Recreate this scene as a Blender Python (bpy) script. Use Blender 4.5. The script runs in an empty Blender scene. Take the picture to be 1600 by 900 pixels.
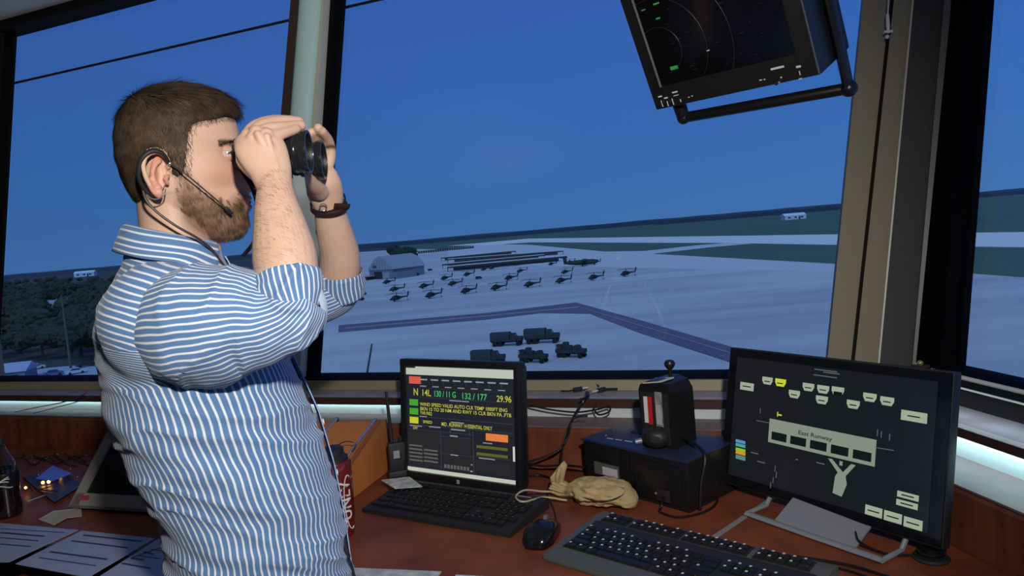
import bpy, bmesh, math, random
import numpy as np
from mathutils import Vector, Matrix, noise
random.seed(7); rng = np.random.default_rng(7)
SC = bpy.context.scene; COL = SC.collection
PI = math.pi
def A(*v): return np.array(v, float)

# ---------------------------------------------------------------- camera
FPX = 1150.0; RHO = math.radians(4.86); PIT = math.atan(87.7/FPX)
CAM = A(0, 0, 1.5)
_fw = A(0, math.cos(PIT), -math.sin(PIT)); _up = A(0, math.sin(PIT), math.cos(PIT)); _rt = A(1, 0, 0)
_r = _rt*math.cos(RHO)-_up*math.sin(RHO); _u = _rt*math.sin(RHO)+_up*math.cos(RHO)
cd = bpy.data.cameras.new('camera'); cam = bpy.data.objects.new('camera', cd); COL.objects.link(cam)
cd.sensor_width = 36; cd.lens = FPX/1600*36; cd.clip_start = .02; cd.clip_end = 60000
cam.matrix_world = Matrix(((_r[0], _u[0], -_fw[0], 0), (_r[1], _u[1], -_fw[1], 0), (_r[2], _u[2], -_fw[2], 1.5), (0, 0, 0, 1)))
SC.camera = cam
SC.view_settings.view_transform = 'Standard'; SC.view_settings.look = 'None'
SC.view_settings.gamma = 1; SC.view_settings.use_curve_mapping = False
SC.view_settings.exposure = 0.0

# ---------------------------------------------------------------- sky: blue dusk, paler towards the right hand horizon
w = bpy.data.worlds.new('dusk_sky'); SC.world = w; w.use_nodes = True
nt = w.node_tree; nt.nodes.clear()
o_ = nt.nodes.new('ShaderNodeOutputWorld'); bg = nt.nodes.new('ShaderNodeBackground')
tc = nt.nodes.new('ShaderNodeTexCoord'); sp = nt.nodes.new('ShaderNodeSeparateXYZ'); rp = nt.nodes.new('ShaderNodeValToRGB')
nt.links.new(tc.outputs['Generated'], sp.inputs[0]); nt.links.new(sp.outputs['Z'], rp.inputs[0])
els = rp.color_ramp.elements
els[0].position = 0.0; els[0].color = (.052, .152, .390, 1)
els[1].position = 1.0; els[1].color = (.030, .075, .30, 1)
for p, c in ((.03, (.046, .148, .395, 1)), (.15, (.036, .130, .415, 1)), (.35, (.034, .102, .40, 1))):
    e = els.new(p); e.color = c
# azimuth: slightly lighter to the right
mr = nt.nodes.new('ShaderNodeMapRange'); mr.inputs[1].default_value = -.7; mr.inputs[2].default_value = .7
mr.inputs[3].default_value = .93; mr.inputs[4].default_value = 1.15
nt.links.new(sp.outputs['X'], mr.inputs[0]); nt.links.new(mr.outputs[0], bg.inputs[1])
nt.links.new(rp.outputs[0], bg.inputs[0]); nt.links.new(bg.outputs[0], o_.inputs[0])

def light(name, kind, loc, target, energy, color, **kw):
    l = bpy.data.lights.new(name, kind); l.energy = energy; l.color = color
    for k, v in kw.items(): setattr(l, k, v)
    o = bpy.data.objects.new(name, l); COL.objects.link(o); o.location = loc
    o.rotation_euler = (Vector(target)-Vector(loc)).to_track_quat('-Z', 'Y').to_euler(); return o
# afterglow from the western sky behind the tower, very soft
light('afterglow_sun', 'SUN', (0, -10, 30), (4, 30, -14), 1.1, (.57, .90, 1.08), angle=math.radians(50))
# the photographer's flash, beside and above the camera
light('camera_flash', 'SPOT', (.14, -.12, 1.88), (-.30, 1.2, 1.42), 84, (1.0, .95, .88), shadow_soft_size=.035, spot_size=math.radians(104), spot_blend=.8)
# added unseen spot aimed at the ceiling, standing in for bounced flash
light('flash_bounce_fill', 'SPOT', (-1.0, .2, 1.75), (-1.9, 2.0, 2.6), 45, (1.0, .95, .90), shadow_soft_size=.05, spot_size=math.radians(85), spot_blend=.9)

# ---------------------------------------------------------------- pixel helpers (photo pixel -> point on a real plane)
def ray(x, y): return _fw+_r*(x-800)/FPX-_u*(y-450)/FPX
def pl(x, y, n, c):
    d = ray(x, y); n = np.asarray(n, float); return CAM+d*((c-n@CAM)/(n@d))
def zz(x, y, z): return pl(x, y, (0, 0, 1), z)

# ---------------------------------------------------------------- materials
MATS = {}
def mat(name, col, rough=.5, metal=0, emit=None, es=1, noise_=None, bump=None, spec=.5, alpha=None, coat=0, sheen=0):
    """noise_=(scale, colour2, detail, stretch) bump=(scale, strength)"""
    if name in MATS: return MATS[name]
    m = bpy.data.materials.new(name); m.use_nodes = True; n = m.node_tree.nodes; L = m.node_tree.links
    b = n['Principled BSDF']; b.inputs['Base Color'].default_value = (*col, 1); b.inputs['Roughness'].default_value = rough
    b.inputs['Metallic'].default_value = metal; b.inputs['Specular IOR Level'].default_value = spec
    b.inputs['Coat Weight'].default_value = coat
    if emit: b.inputs['Emission Color'].default_value = (*emit, 1); b.inputs['Emission Strength'].default_value = es
    t = n.new('ShaderNodeTexCoord')
    if noise_:
        sc, c2, det, st = noise_
        mp = n.new('ShaderNodeMapping'); mp.inputs['Scale'].default_value = st; L.new(t.outputs['Object'], mp.inputs[0])
        ns = n.new('ShaderNodeTexNoise'); ns.inputs['Scale'].default_value = sc; ns.inputs['Detail'].default_value = det
        L.new(mp.outputs[0], ns.inputs[0]); r = n.new('ShaderNodeValToRGB'); r.color_ramp.elements[0].position = .35; r.color_ramp.elements[1].position = .68
        r.color_ramp.elements[0].color = (*col, 1); r.color_ramp.elements[1].color = (*c2, 1)
        L.new(ns.outputs[0], r.inputs[0]); L.new(r.outputs[0], b.inputs['Base Color'])
    if bump:
        nb = n.new('ShaderNodeTexNoise'); nb.inputs['Scale'].default_value = bump[0]; nb.inputs['Detail'].default_value = 4
        L.new(t.outputs['Object'], nb.inputs[0]); bp = n.new('ShaderNodeBump'); bp.inputs['Strength'].default_value = bump[1]; bp.inputs['Distance'].default_value = .002
        L.new(nb.outputs[0], bp.inputs['Height']); L.new(bp.outputs[0], b.inputs['Normal'])
    MATS[name] = m; return m
def emis(name, col, s=1):
    if name in MATS: return MATS[name]
    m = bpy.data.materials.new(name); m.use_nodes = True; n = m.node_tree.nodes
    b = n['Principled BSDF']; b.inputs['Base Color'].default_value = (.01, .01, .01, 1); b.inputs['Roughness'].default_value = .4
    b.inputs['Emission Color'].default_value = (*col, 1); b.inputs['Emission Strength'].default_value = s
    MATS[name] = m; return m
def glassmat(name, tint=(.96, .98, 1), refl=1.0, rough=.0, ior=1.5):
    m = bpy.data.materials.new(name); m.use_nodes = True; n = m.node_tree.nodes; L = m.node_tree.links
    n.clear(); o = n.new('ShaderNodeOutputMaterial'); mx = n.new('ShaderNodeMixShader'); tr = n.new('ShaderNodeBsdfTransparent'); gl = n.new('ShaderNodeBsdfGlossy')
    tr.inputs[0].default_value = (*tint, 1); gl.inputs['Roughness'].default_value = rough; gl.inputs[0].default_value = (refl, refl, refl, 1)
    fr = n.new('ShaderNodeFresnel'); fr.inputs[0].default_value = ior
    ge = n.new('ShaderNodeNewGeometry'); mm = n.new('ShaderNodeMath'); mm.operation = 'SUBTRACT'; mm.use_clamp = True
    L.new(fr.outputs[0], mm.inputs[0]); L.new(ge.outputs['Backfacing'], mm.inputs[1]); L.new(mm.outputs[0], mx.inputs[0]); L.new(tr.outputs[0], mx.inputs[1]); L.new(gl.outputs[0], mx.inputs[2]); L.new(mx.outputs[0], o.inputs[0])
    MATS[name] = m; return m

# ---------------------------------------------------------------- mesh builder
class MB:
    def __init__(s): s.v = []; s.f = []
    def add(s, V, F):
        k = len(s.v); s.v += [tuple(map(float, p)) for p in V]; s.f += [tuple(i+k for i in f) for f in F]; return s
    def box(s, c, d, M=None, bev=0):
        """box centre c, size d, optional 3x3 rotation (columns), bevel"""
        bm = bmesh.new(); bmesh.ops.create_cube(bm, size=1)
        for v in bm.verts: v.co = Vector((v.co.x*d[0], v.co.y*d[1], v.co.z*d[2]))
        if bev: bmesh.ops.bevel(bm, geom=bm.edges[:], offset=min(bev, min(d)*.45), segments=2, profile=.6, affect='EDGES')
        bm.verts.index_update()
        V = np.array([v.co[:] for v in bm.verts]); F = [[v.index for v in f.verts] for f in bm.faces]; bm.free()
        if M is not None: V = V@np.asarray(M, float).T
        return s.add(V+np.asarray(c, float), F)
    def prism(s, poly, ax, h0, h1):
        """2-D polygon (a,b) extruded; ax 'z': (a,b,h) 'y': (a,h,b) 'x': (h,a,b)"""
        n = len(poly); f = {'z': lambda a, b, h: (a, b, h), 'y': lambda a, b, h: (a, h, b), 'x': lambda a, b, h: (h, a, b)}[ax]
        V = [f(a, b, h0) for a, b in poly]+[f(a, b, h1) for a, b in poly]
        F = [tuple(range(n))[::-1], tuple(range(n, 2*n))]+[(i, (i+1) % n, n+(i+1) % n, n+i) for i in range(n)]
        return s.add(V, F)
    def loft(s, rings, cap=True, closed=True):
        n = len(rings[0]); V = [p for r in rings for p in r]; F = []
        for i in range(len(rings)-1):
            for j in range(n if closed else n-1):
                F.append((i*n+j, i*n+(j+1) % n, (i+1)*n+(j+1) % n, (i+1)*n+j))
        if cap: F += [tuple(range(n))[::-1], tuple((len(rings)-1)*n+j for j in range(n))]
        return s.add(V, F)
    def tube(s, path, rad, seg=10, ref=None, cap=True, round_=False):
        s.loft(tube_rings(path, rad, seg, ref, round_), cap); return s
    def cyl(s, a, b, r, seg=16, r2=None): return s.tube([a, b], [r, r if r2 is None else r2], seg)
    def lathe(s, prof, c=(0, 0, 0), seg=24, M=None):
        rings = []
        for r, z in prof: rings.append([A(r*math.cos(2*PI*k/seg), r*math.sin(2*PI*k/seg), z) for k in range(seg)])
        if M is not None: rings = [[np.asarray(M)@p for p in r] for r in rings]
        rings = [[p+np.asarray(c, float) for p in r] for r in rings]; return s.loft(rings)
    def ball(s, c, r, M=None, u=16, v=10):
        r = A(r, r, r) if np.isscalar(r) else A(*r); rings = []
        for i in range(v+1):
            t = -PI/2+PI*(i+.02)/(v+.04); rings.append([A(math.cos(t)*math.cos(2*PI*k/u), math.cos(t)*math.sin(2*PI*k/u), math.sin(t))*r for k in range(u)])
        if M is not None: rings = [[np.asarray(M)@p for p in q] for q in rings]
        return s.loft([[p+np.asarray(c, float) for p in q] for q in rings])
    def build(s, name, m, parent=None, smooth=False, world=False, **tags):
        me = bpy.data.meshes.new(name); V = s.v
        if world and parent is not None:
            Mi = np.array(parent.matrix_world.inverted()); V = [tuple((Mi@A(*p, 1))[:3]) for p in V]
        me.from_pydata(V, [], s.f)
        bm = bmesh.new(); bm.from_mesh(me); bmesh.ops.recalc_face_normals(bm, faces=bm.faces[:]); bm.to_mesh(me); bm.free()
        if smooth:
            me.polygons.foreach_set('use_smooth', [True]*len(me.polygons))
            if smooth != 'full': me.set_sharp_from_angle(angle=math.radians(40))
        me.materials.append(m); o = bpy.data.objects.new(name, me); COL.objects.link(o)
        if parent is not None: o.parent = parent
        for k, v in tags.items(): o[k] = v
        return o
def tube_rings(path, rad, seg=10, ref=None, round_=False):
    P = [np.asarray(p, float) for p in path]; n = len(P)
    rad = list(rad) if hasattr(rad, '__len__') else [rad]*n
    if round_:   # add rounded ends
        def rr(r): return max(r) if hasattr(r, '__len__') else r
        def sc(r, k): return (r[0]*k, r[1]*k) if hasattr(r, '__len__') else r*k
        t0 = P[0]-P[1]; t0 /= np.linalg.norm(t0); t1 = P[-1]-P[-2]; t1 /= np.linalg.norm(t1)
        a = rad[0]; b = rad[-1]; mb = min(b) if hasattr(b, '__len__') else b; ma = min(a) if hasattr(a, '__len__') else a
        P = [P[0]+t0*ma*.95, P[0]+t0*ma*.7]+P+[P[-1]+t1*mb*.5, P[-1]+t1*mb*.85, P[-1]+t1*mb]
        rad = [sc(a, .25), sc(a, .7)]+rad+[sc(b, .86), sc(b, .5), sc(b, .12)]; n = len(P)
    T = []
    for i in range(n):
        t = P[min(i+1, n-1)]-P[max(i-1, 0)]; T.append(t/(np.linalg.norm(t)+1e-12))
    ref = A(0, 0, 1) if ref is None else np.asarray(ref, float)
    if abs(ref@T[0])/np.linalg.norm(ref) > .97: ref = A(1, 0, 0) if abs(T[0][0]) < .9 else A(0, 1, 0)
    u = ref-T[0]*(ref@T[0]); u /= np.linalg.norm(u); rings = []
    for i in range(n):
        u = u-T[i]*(u@T[i]); u /= np.linalg.norm(u); v = np.cross(T[i], u)
        r = rad[i]; ra, rb = r if hasattr(r, '__len__') else (r, r)
        rings.append([P[i]+u*ra*math.cos(2*PI*k/seg)+v*rb*math.sin(2*PI*k/seg) for k in range(seg)])
    return rings
def spline(pts, n=8):
    """Catmull-Rom through rows of any width"""
    P = np.array(pts, float); P = np.vstack([2*P[0]-P[1], P, 2*P[-1]-P[-2]]); out = []
    for i in range(1, len(P)-2):
        for k in range(n):
            t = k/n; out.append(.5*((2*P[i])+(-P[i-1]+P[i+1])*t+(2*P[i-1]-5*P[i]+4*P[i+1]-P[i+2])*t*t+(-P[i-1]+3*P[i]-3*P[i+1]+P[i+2])*t**3))
    out.append(P[-2]); return np.array(out)
def thing(name, label, cat, loc=(0, 0, 0), rot=None, group=None):
    o = bpy.data.objects.new(name, None); COL.objects.link(o); o.empty_display_size = .05
    M = Matrix.Translation(Vector(loc))
    if rot is not None: M = M@(Matrix(rot).to_4x4() if not np.isscalar(rot) else Matrix.Rotation(rot, 4, 'Z'))
    o.matrix_world = M; bpy.context.view_layer.update(); o['label'] = label; o['category'] = cat
    if group: o['group'] = group
    return o
def tag(o, label, cat, group=None, kind=None):
    o['label'] = label; o['category'] = cat
    if group: o['group'] = group
    if kind: o['kind'] = kind
    return o
def struct(o, label=None):
    o['kind'] = 'structure'
    if label: o['label'] = label
    return o
def recentre(o):
    """move a world-built single mesh's origin to its base"""
    me = o.data; co = np.empty(len(me.vertices)*3); me.vertices.foreach_get('co', co); co = co.reshape(-1, 3)
    c = A((co[:, 0].min()+co[:, 0].max())/2, (co[:, 1].min()+co[:, 1].max())/2, co[:, 2].min())
    me.vertices.foreach_set('co', (co-c).ravel()); me.update(); o.location = c; return o
def copy_tree(o, parent=None):
    c = o.copy(); COL.objects.link(c); c.parent = parent
    for ch in o.children: copy_tree(ch, c)
    return c
_tx = {}
def text_geo(s, size, off=0.0):
    k = (s, off)
    if k not in _tx:
        cu = bpy.data.curves.new('t', 'FONT'); cu.body = s; cu.size = 1; cu.offset = off; cu.resolution_u = 3
        ob = bpy.data.objects.new('t', cu); COL.objects.link(ob); dg = bpy.context.evaluated_depsgraph_get(); dg.update()
        me = ob.evaluated_get(dg).to_mesh(); V = np.array([v.co[:] for v in me.vertices]) if len(me.vertices) else np.zeros((0, 3))
        F = [tuple(p.vertices) for p in me.polygons]; ob.evaluated_get(dg).to_mesh_clear(); bpy.data.objects.remove(ob); bpy.data.curves.remove(cu)
        _tx[k] = (V, F)
    V, F = _tx[k]; return V*size, F
def put_text(mb, s, size, org, ex, ey, width=None, off=0.0):
    """flat lettering: origin, unit vectors for right and up; optional width fit"""
    V, F = text_geo(s, size, off)
    if not len(V): return
    if width: V = V*A(width/(V[:, 0].max()-V[:, 0].min()), 1, 1)
    mb.add([np.asarray(org)+np.asarray(ex)*p[0]+np.asarray(ey)*p[1] for p in V], F)

# ================================================================ SETTING: hexagonal tower cab
az = lambda d: (A(math.sin(math.radians(d)), math.cos(math.radians(d)), 0), A(math.cos(math.radians(d)), -math.sin(math.radians(d)), 0))
nA, tA = az(22); nB, tB = az(81)
TILT = math.tan(math.radians(9.5))
def isect(dA, dB):
    M = np.array([nA[:2], nB[:2]]); return np.linalg.solve(M, [dA, dB])
dark_frame = mat('dark_frame', (.012, .011, .011), .8, spec=.15)
black_trim = mat('black_trim', (.004, .004, .005), .8, spec=.12)
brown_frame = mat('brown_frame', (.05, .032, .022), .45)
olive_paint = mat('olive_paint', (.30, .255, .175), .6, spec=.2, noise_=(3, (.26, .225, .15), 3, (1, 1, .2)))
grey_paint = mat('grey_paint', (.075, .072, .068), .7, spec=.2)
pale_metal = mat('pale_metal', (.58, .82, .77), .35, noise_=(2, (.50, .72, .68), 2, (1, 1, .15)))
cream_trim = mat('cream_trim', (.62, .62, .5), .4)
desk_wood = mat('desk_wood', (.25, .065, .027), .45, spec=.28, noise_=(9, (.14, .038, .017), 6, (1, 1, 1)), bump=(60, .08))
riser_wood = mat('riser_wood', (.21, .062, .030), .4, noise_=(30, (.12, .033, .018), 5, (1, 1, .25)))
shelf_lam = mat('shelf_laminate', (.20, .13, .125), .5, noise_=(14, (.15, .095, .09), 4, (1, 1, 1)))
pale_panel = mat('pale_panel', (.62, .70, .70), .5)
beige_panel = mat('beige_panel', (.30, .25, .16), .5)
gray_ledge = mat('gray_ledge', (.32, .31, .32), .35, noise_=(12, (.25, .22, .21), 4, (1, 1, 1)))
rail_brown = mat('rail_brown', (.055, .025, .018), .4)
wall_paint = mat('wall_paint', (.16, .155, .15), .8)
ceil_paint = mat('ceiling_tile', (.50, .52, .52), .8, bump=(80, .2))
carpet = mat('carpet_grey', (.04, .04, .045), .95, bump=(300, .6))

# profile in (perpendicular distance, height): same vertex count on both walls so the corner mitres
profs = {  # name: (A pts, B pts, material, kind name)
 'riser': ([(1.75, .84), (1.75, .982), (1.757, .99), (1.86, .99), (1.86, .84)], [(.932, .84), (.932, .982), (.939, .99), (1.06, .99), (1.06, .84)], None),
}
def sweep(name, ptsA, ptsB, m, sL=-3.6, rB=2.6, bead=False, label=None):
    """extrude a profile along wall A (from its left end) and wall B (towards and past the camera), mitred"""
    mb = MB(); rings = []
    rings.append([A(*(tA*sL+nA*d)[:2], z) for d, z in ptsA])
    rings.append([A(*isect(a[0], b[0]), a[1]) for a, b in zip(ptsA, ptsB)])
    rings2 = [[A(*isect(a[0], b[0]), b[1]) for a, b in zip(ptsA, ptsB)], [A(*(tB*rB+nB*d)[:2], z) for d, z in ptsB]]
    a = MB().loft(rings).build(name, m); b = MB().loft(rings2).build(name, m)
    for o in (a, b): struct(o)
    return a, b
sweep('trim_1', profs['riser'][0], profs['riser'][1], riser_wood)
# laminate top of the riser
sweep('trim_2', [(1.752, .990), (1.752, .994), (1.86, .994), (1.86, .990)], [(.934, .990), (.934, .994), (1.06, .994), (1.06, .990)], shelf_lam)
# pale upright panel lit by the strip lamp
sweep('trim_3', [(1.845, .994), (1.845, 1.034), (1.90, 1.034), (1.90, .994)], [(1.045, .994), (1.045, 1.056), (1.10, 1.056), (1.10, .994)], pale_panel)
# dark rail
sweep('trim_4', [(1.832, 1.024), (1.832, 1.046), (1.90, 1.046), (1.90, 1.034), (1.835, 1.034), (1.835, 1.024)], [(1.018, 1.044), (1.018, 1.062), (1.10, 1.062), (1.10, 1.055), (1.021, 1.055), (1.021, 1.044)], rail_brown)
# sill ledge above the rail
sweep('trim_5', [(1.835, 1.046), (1.845, 1.050), (1.93, 1.052), (1.93, 1.04)], [(1.02, 1.062), (1.03, 1.066), (1.135, 1.068), (1.135, 1.05)], gray_ledge)
# beige panel (wall A) / black box (wall B)
sweep('trim_6', [(1.905, 1.052), (1.915, 1.078), (2.0, 1.078), (2.0, 1.05)], [(1.115, 1.068), (1.13, 1.100), (1.26, 1.100), (1.26, 1.05)], beige_panel)[1].data.materials[0] = dark_frame
# bottom frame of the glass
sweep('trim_7', [(1.925, 1.074), (1.925, 1.080), (1.965, 1.0855), (2.01, 1.0855), (2.04, 1.05)], [(1.19, 1.100), (1.19, 1.103), (1.23, 1.109), (1.265, 1.109), (1.31, 1.05)], black_trim)
# bright metal beads on wall B
for d, z, r in ((1.184, 1.105, .0050), (1.128, 1.101, .0022)):
    c = isect(d+.70, d); a = A(*c, z); b = tB*2.4+nB*d; b = A(b[0], b[1], z)
    struct(MB().cyl(a, b, r, 8).build('trim_8', mat('bright_bead', (.95, .92, .82), .3), smooth=True))
# strip lamps under the rail
lampm = emis('strip_tube', (.62, .93, 1.0), 6)
def strip(p, q, r, m): 
    o = MB().cyl(p, q, r, 10).build('strip_lamp', m, smooth=True); return recentre(o)
s1 = strip(A(*(tB*-1.45+nB*1.035)[:2], 1.0505), A(*(tB*1.6+nB*1.035)[:2], 1.0505), .0045, lampm)
tag(s1, 'bright cyan strip lamp tucked under the dark rail of the right hand wall', 'lamp')
lampm2 = emis('strip_tube_dim', (.50, .80, .85), 3)
s2 = strip(A(*(tA*-3.4+nA*1.8395)[:2], 1.0300), A(*(tA*-1.0+nA*1.8395)[:2], 1.0300), .0025, lampm2)
tag(s2, 'dim strip lamp under the rail behind the person, left window', 'lamp')
def area_strip(p, q, n_, e, col):
    l = bpy.data.lights.new('strip_glow', 'AREA'); l.shape = 'RECTANGLE'; L_ = float(np.linalg.norm(q-p)); l.size = L_; l.size_y = .012; l.energy = e; l.color = col
    o = bpy.data.objects.new('strip_glow', l); COL.objects.link(o); m = (p+q)/2; o.location = m
    x = (q-p)/L_; z = -np.asarray(n_, float); z = z/np.linalg.norm(z); y = np.cross(z, x); o.rotation_euler = Matrix((x, y, z)).transposed().to_euler()
area_strip(A(*(tB*-1.45+nB*1.03)[:2], 1.046), A(*(tB*1.6+nB*1.03)[:2], 1.046), nB*.5+A(0, 0, -1), 2.4, (.55, .9, 1))
area_strip(A(*(tB*-1.45+nB*1.06)[:2], 1.115), A(*(tB*1.6+nB*1.06)[:2], 1.115), nB*.1+A(0, 0, -1), 1.3, (.7, .9, 1))  # added unseen light brightening the ledge from above, no tube here
area_strip(A(*(tA*-3.4+nA*1.838)[:2], 1.0265), A(*(tA*-.9+nA*1.838)[:2], 1.0265), nA*.5+A(0, 0, -1), .5, (.6, .92, 1))

# -------- glass planes leaning outwards
dGA, zGA, dGB, zGB = 1.99, 1.086, 1.25, 1.108
ZH = 2.528
def NA_(n): return n-A(0, 0, TILT)
def on_glass(wall, x, y, off=0):
    n, d, z = (nA, dGA, zGA) if wall == 'A' else (nB, dGB, zGB)
    return pl(x, y, NA_(n), d+off-z*TILT)
def gpt(wall, s, z, off=0):
    n, t, d, z0 = (nA, tA, dGA, zGA) if wall == 'A' else (nB, tB, dGB, zGB)
    return t*s+n*(d+off+(z-z0)*TILT)+A(0, 0, z)
def sline(wall, pa, pb):
    """edge line seen through two pixels -> s at height z (linear)"""
    t = tA if wall == 'A' else tB; a = on_glass(wall, *pa); b = on_glass(wall, *pb)
    sa, sb, za, zb = t@a, t@b, a[2], b[2]
    return lambda z: sa+(sb-sa)*(z-za)/(zb-za)
def upright(name, wall, e0, e1, o0, o1, m, z0=None, z1=ZH+.05, tags=None, add0=0, add1=0):
    z0 = (zGA if wall == 'A' else zGB)-.005 if z0 is None else z0
    rings = [[gpt(wall, e0(z)+add0, z, o0), gpt(wall, e1(z)+add1, z, o0), gpt(wall, e1(z)+add1, z, o1), gpt(wall, e0(z)+add0, z, o1)] for z in (z0, z1)]
    o = MB().loft(rings).build(name, m); struct(o); return o
eL = sline('A', (25, 55), (0, 500))
m0 = sline('A', (472, 0), (456.5, 184)); m1 = sline('A', (485, 0), (470.7, 184)); m2 = sline('A', (521, 0), (504, 208))
m3 = sline('A', (524.5, 0), (511, 213)); m4 = sline('A', (530.7, 0), (517, 213)); m5 = sline('A', (533.5, 0), (520.5, 213)); m6 = sline('A', (538.7, 0), (526, 187))
p0 = sline('A', (1347, 0), (1292, 553)); p1_ = sline('A', (1388, 0), (1327, 560)); p2_ = sline('A', (1423, 0), (1370, 563)); p3_ = sline('A', (1469, 0), (1419, 567)); p4_ = sline('A', (1480, 0), (1424, 567))
q0 = sline('B', (1480, 0), (1424, 567)); q1 = sline('B', (1530, 0), (1488, 573)); q2 = sline('B', (1538, 0), (1497, 575)); q3 = sline('B', (1549, 0), (1504, 577))
upright('trim_9', 'A', eL, eL, -.004, .008, black_trim, add0=-.10, add1=-.004)
upright('trim_9', 'A', eL, eL, -.02, .0, dark_frame, add0=-.35, add1=-.07)
upright('trim_10', 'A', m0, m1, -.06, .05, brown_frame)
# rounded pale mullion cover
r_ = []
for z in (zGA-.005, ZH+.05):
    a, b = m1(z), m2(z); r_.append([gpt('A', a+(b-a)*(.5-.5*math.cos(t)), z, -.05-.035*math.sin(t)) for t in np.linspace(0, PI, 14)]+[gpt('A', b, z, .0), gpt('A', a, z, .0)])
struct(MB().loft(r_).build('trim_11', pale_metal, smooth=True))
upright('trim_12', 'A', m2, m3, -.065, .04, cream_trim)
upright('trim_13', 'A', m3, m4, -.03, .008, black_trim)
upright('trim_13', 'A', m5, m6, -.01, .008, black_trim)
upright('trim_14', 'A', p0, p1_, -.06, .05, olive_paint, z1=2.75)
upright('trim_14', 'A', p1_, p1_, -.045, .05, dark_frame, add1=.008, z1=2.75)
upright('trim_14', 'A', p1_, p2_, -.065, .05, olive_paint, add0=.008, add1=-.004, z1=2.75)
upright('trim_14', 'A', p2_, p2_, -.07, .05, cream_trim, add0=-.004, z1=2.75)
upright('trim_14', 'A', p2_, p3_, -.055, .05, grey_paint, z1=2.75)
upright('trim_14', 'A', p3_, p4_, -.068, .05, mat('grey_edge', (.18, .19, .17), .4), z1=2.75)
upright('trim_15', 'B', q0, q1, -.03, .008, black_trim, z1=2.75, add0=.02)
upright('trim_15', 'B', q2, q3, -.01, .008, black_trim, z1=2.75)
# head frame, ceiling, back walls
sE = 1.9   # right end of wall B glass
def headbar(wall, s0, s1):
    r = [[gpt(wall, s, ZH-.0, -.05), gpt(wall, s, ZH-.0, .06), gpt(wall, s, ZH+.2, .06), gpt(wall, s, ZH+.036, -.05)] for s in (s0, s1)]
    return struct(MB().loft(r).build('trim_16', black_trim))
headbar('A', -3.9, p4_(ZH)+.05); headbar('B', q0(ZH)-.05, sE+.6)
# glass panes as children of window structures
pane_m = glassmat('window_glass', (.97, .99, 1.0), 1.0)
def window(name, wall, e0, e1, off=.01):
    z0 = (zGA if wall == 'A' else zGB); V = []
    for o_ in (off, off+.008): V += [gpt(wall, e0(z0), z0, o_), gpt(wall, e1(z0), z0, o_), gpt(wall, e1(ZH+.1), ZH+.1, o_), gpt(wall, e0(ZH+.1), ZH+.1, o_)]
    mb = MB(); mb.add(V, [(0, 1, 2, 3), (7, 6, 5, 4), (0, 4, 5, 1), (1, 5, 6, 2), (2, 6, 7, 3), (3, 7, 4, 0)])
    o = mb.build(name, pane_m); struct(o); return o
window('window_1', 'A', eL, m0); window('window_2', 'A', m4, p0); window('window_3', 'B', q1, lambda z: sE+.5)

co = [A(*isect(2.15, 1.45)), (tB*2.3+nB*1.45)[:2], A(-1.2, -2.9), A(-3.8, -2.2), (tA*-3.75+nA*1.4)[:2], (tA*-3.75+nA*2.35)[:2]]
co = [A(*c) for c in co]
big = [A(*isect(2.30, 1.55)), (tB*2.6+nB*1.55)[:2], A(-1.2, -3.1), A(-4.0, -2.4), (tA*-4.1+nA*1.4)[:2], (tA*-4.1+nA*2.30)[:2]]
struct(MB().prism([tuple(c) for c in co], 'z', -.1, 0).build('floor', carpet))
cz = MB().prism([tuple(c) for c in big], 'z', 2.566, 2.80).build('ceiling', ceil_paint); struct(cz)
def wallseg(name, a, b, z0, z1, th=.1):
    a = A(*a); b = A(*b); t = (b-a)/np.linalg.norm(b-a); n = A(-t[1], t[0])*th
    return struct(MB().prism([tuple(a), tuple(b), tuple(b-n), tuple(a-n)][::-1], 'z', z0, z1).build(name, m_wall))
m_wall = wall_paint
wallseg('wall_right', co[1], co[2], 0, 2.566); wallseg('wall_back', co[2], co[3], 0, 2.566); wallseg('wall_left', co[3], co[5], 0, 2.566)
# walls below the windows
a_ = isect(2.0, 1.26)
struct(MB().prism([tuple((tA*-3.7+nA*2.0)[:2]), tuple(a_), tuple(isect(2.08, 1.34)), tuple((tA*-3.7+nA*2.08)[:2])], 'z', 0, 1.05).build('wall_front', m_wall))
struct(MB().prism([tuple(a_), tuple((tB*2.3+nB*1.26)[:2]), tuple((tB*2.3+nB*1.34)[:2]), tuple(isect(2.08, 1.34))], 'z', 0, 1.05).build('wall_side', m_wall))

# ================================================================ AIRFIELD seen from 25 m up
GZ = -25.0
def gp(x, y, h=0): return zz(x, y, GZ+h)
concrete = mat('apron_concrete', (.70, .64, .62), .9, noise_=(.02, (.50, .47, .48), 7, (.6, 2.5, 1)))
grass = mat('field_grass', (.075, .13, .085), 1, noise_=(.01, (.10, .15, .10), 5, (1, 1, 1)))
townland = mat('town_ground', (.035, .045, .045), 1, noise_=(.03, (.06, .07, .07), 6, (1, 1, 1)))
runway_m = mat('runway_concrete', (.92, .85, .78), .9)
strip_m = mat('dark_asphalt', (.20, .16, .22), .9, noise_=(.5, (.14, .11, .16), 4, (6, 1, 1)))
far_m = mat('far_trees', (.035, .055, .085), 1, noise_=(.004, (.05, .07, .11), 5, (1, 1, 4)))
R_ = 24000
struct(MB().prism([(-R_, -200), (R_, -200), (R_, R_), (-R_, R_)], 'z', GZ-4, GZ-2.0).build('ground', townland))
def patch(name, pts, m, h):
    P = [gp(x, y, h) if not isinstance(x, str) else None for x, y in pts]
    mb = MB(); n = len(P); V = P+[p-A(0, 0, 2.5+h) for p in P]
    mb.add(V, [tuple(range(n)), tuple(range(2*n-1, n-1, -1))]+[(i, (i+1) % n, n+(i+1) % n, n+i) for i in range(n)])
    return struct(mb.build(name, m))
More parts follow.
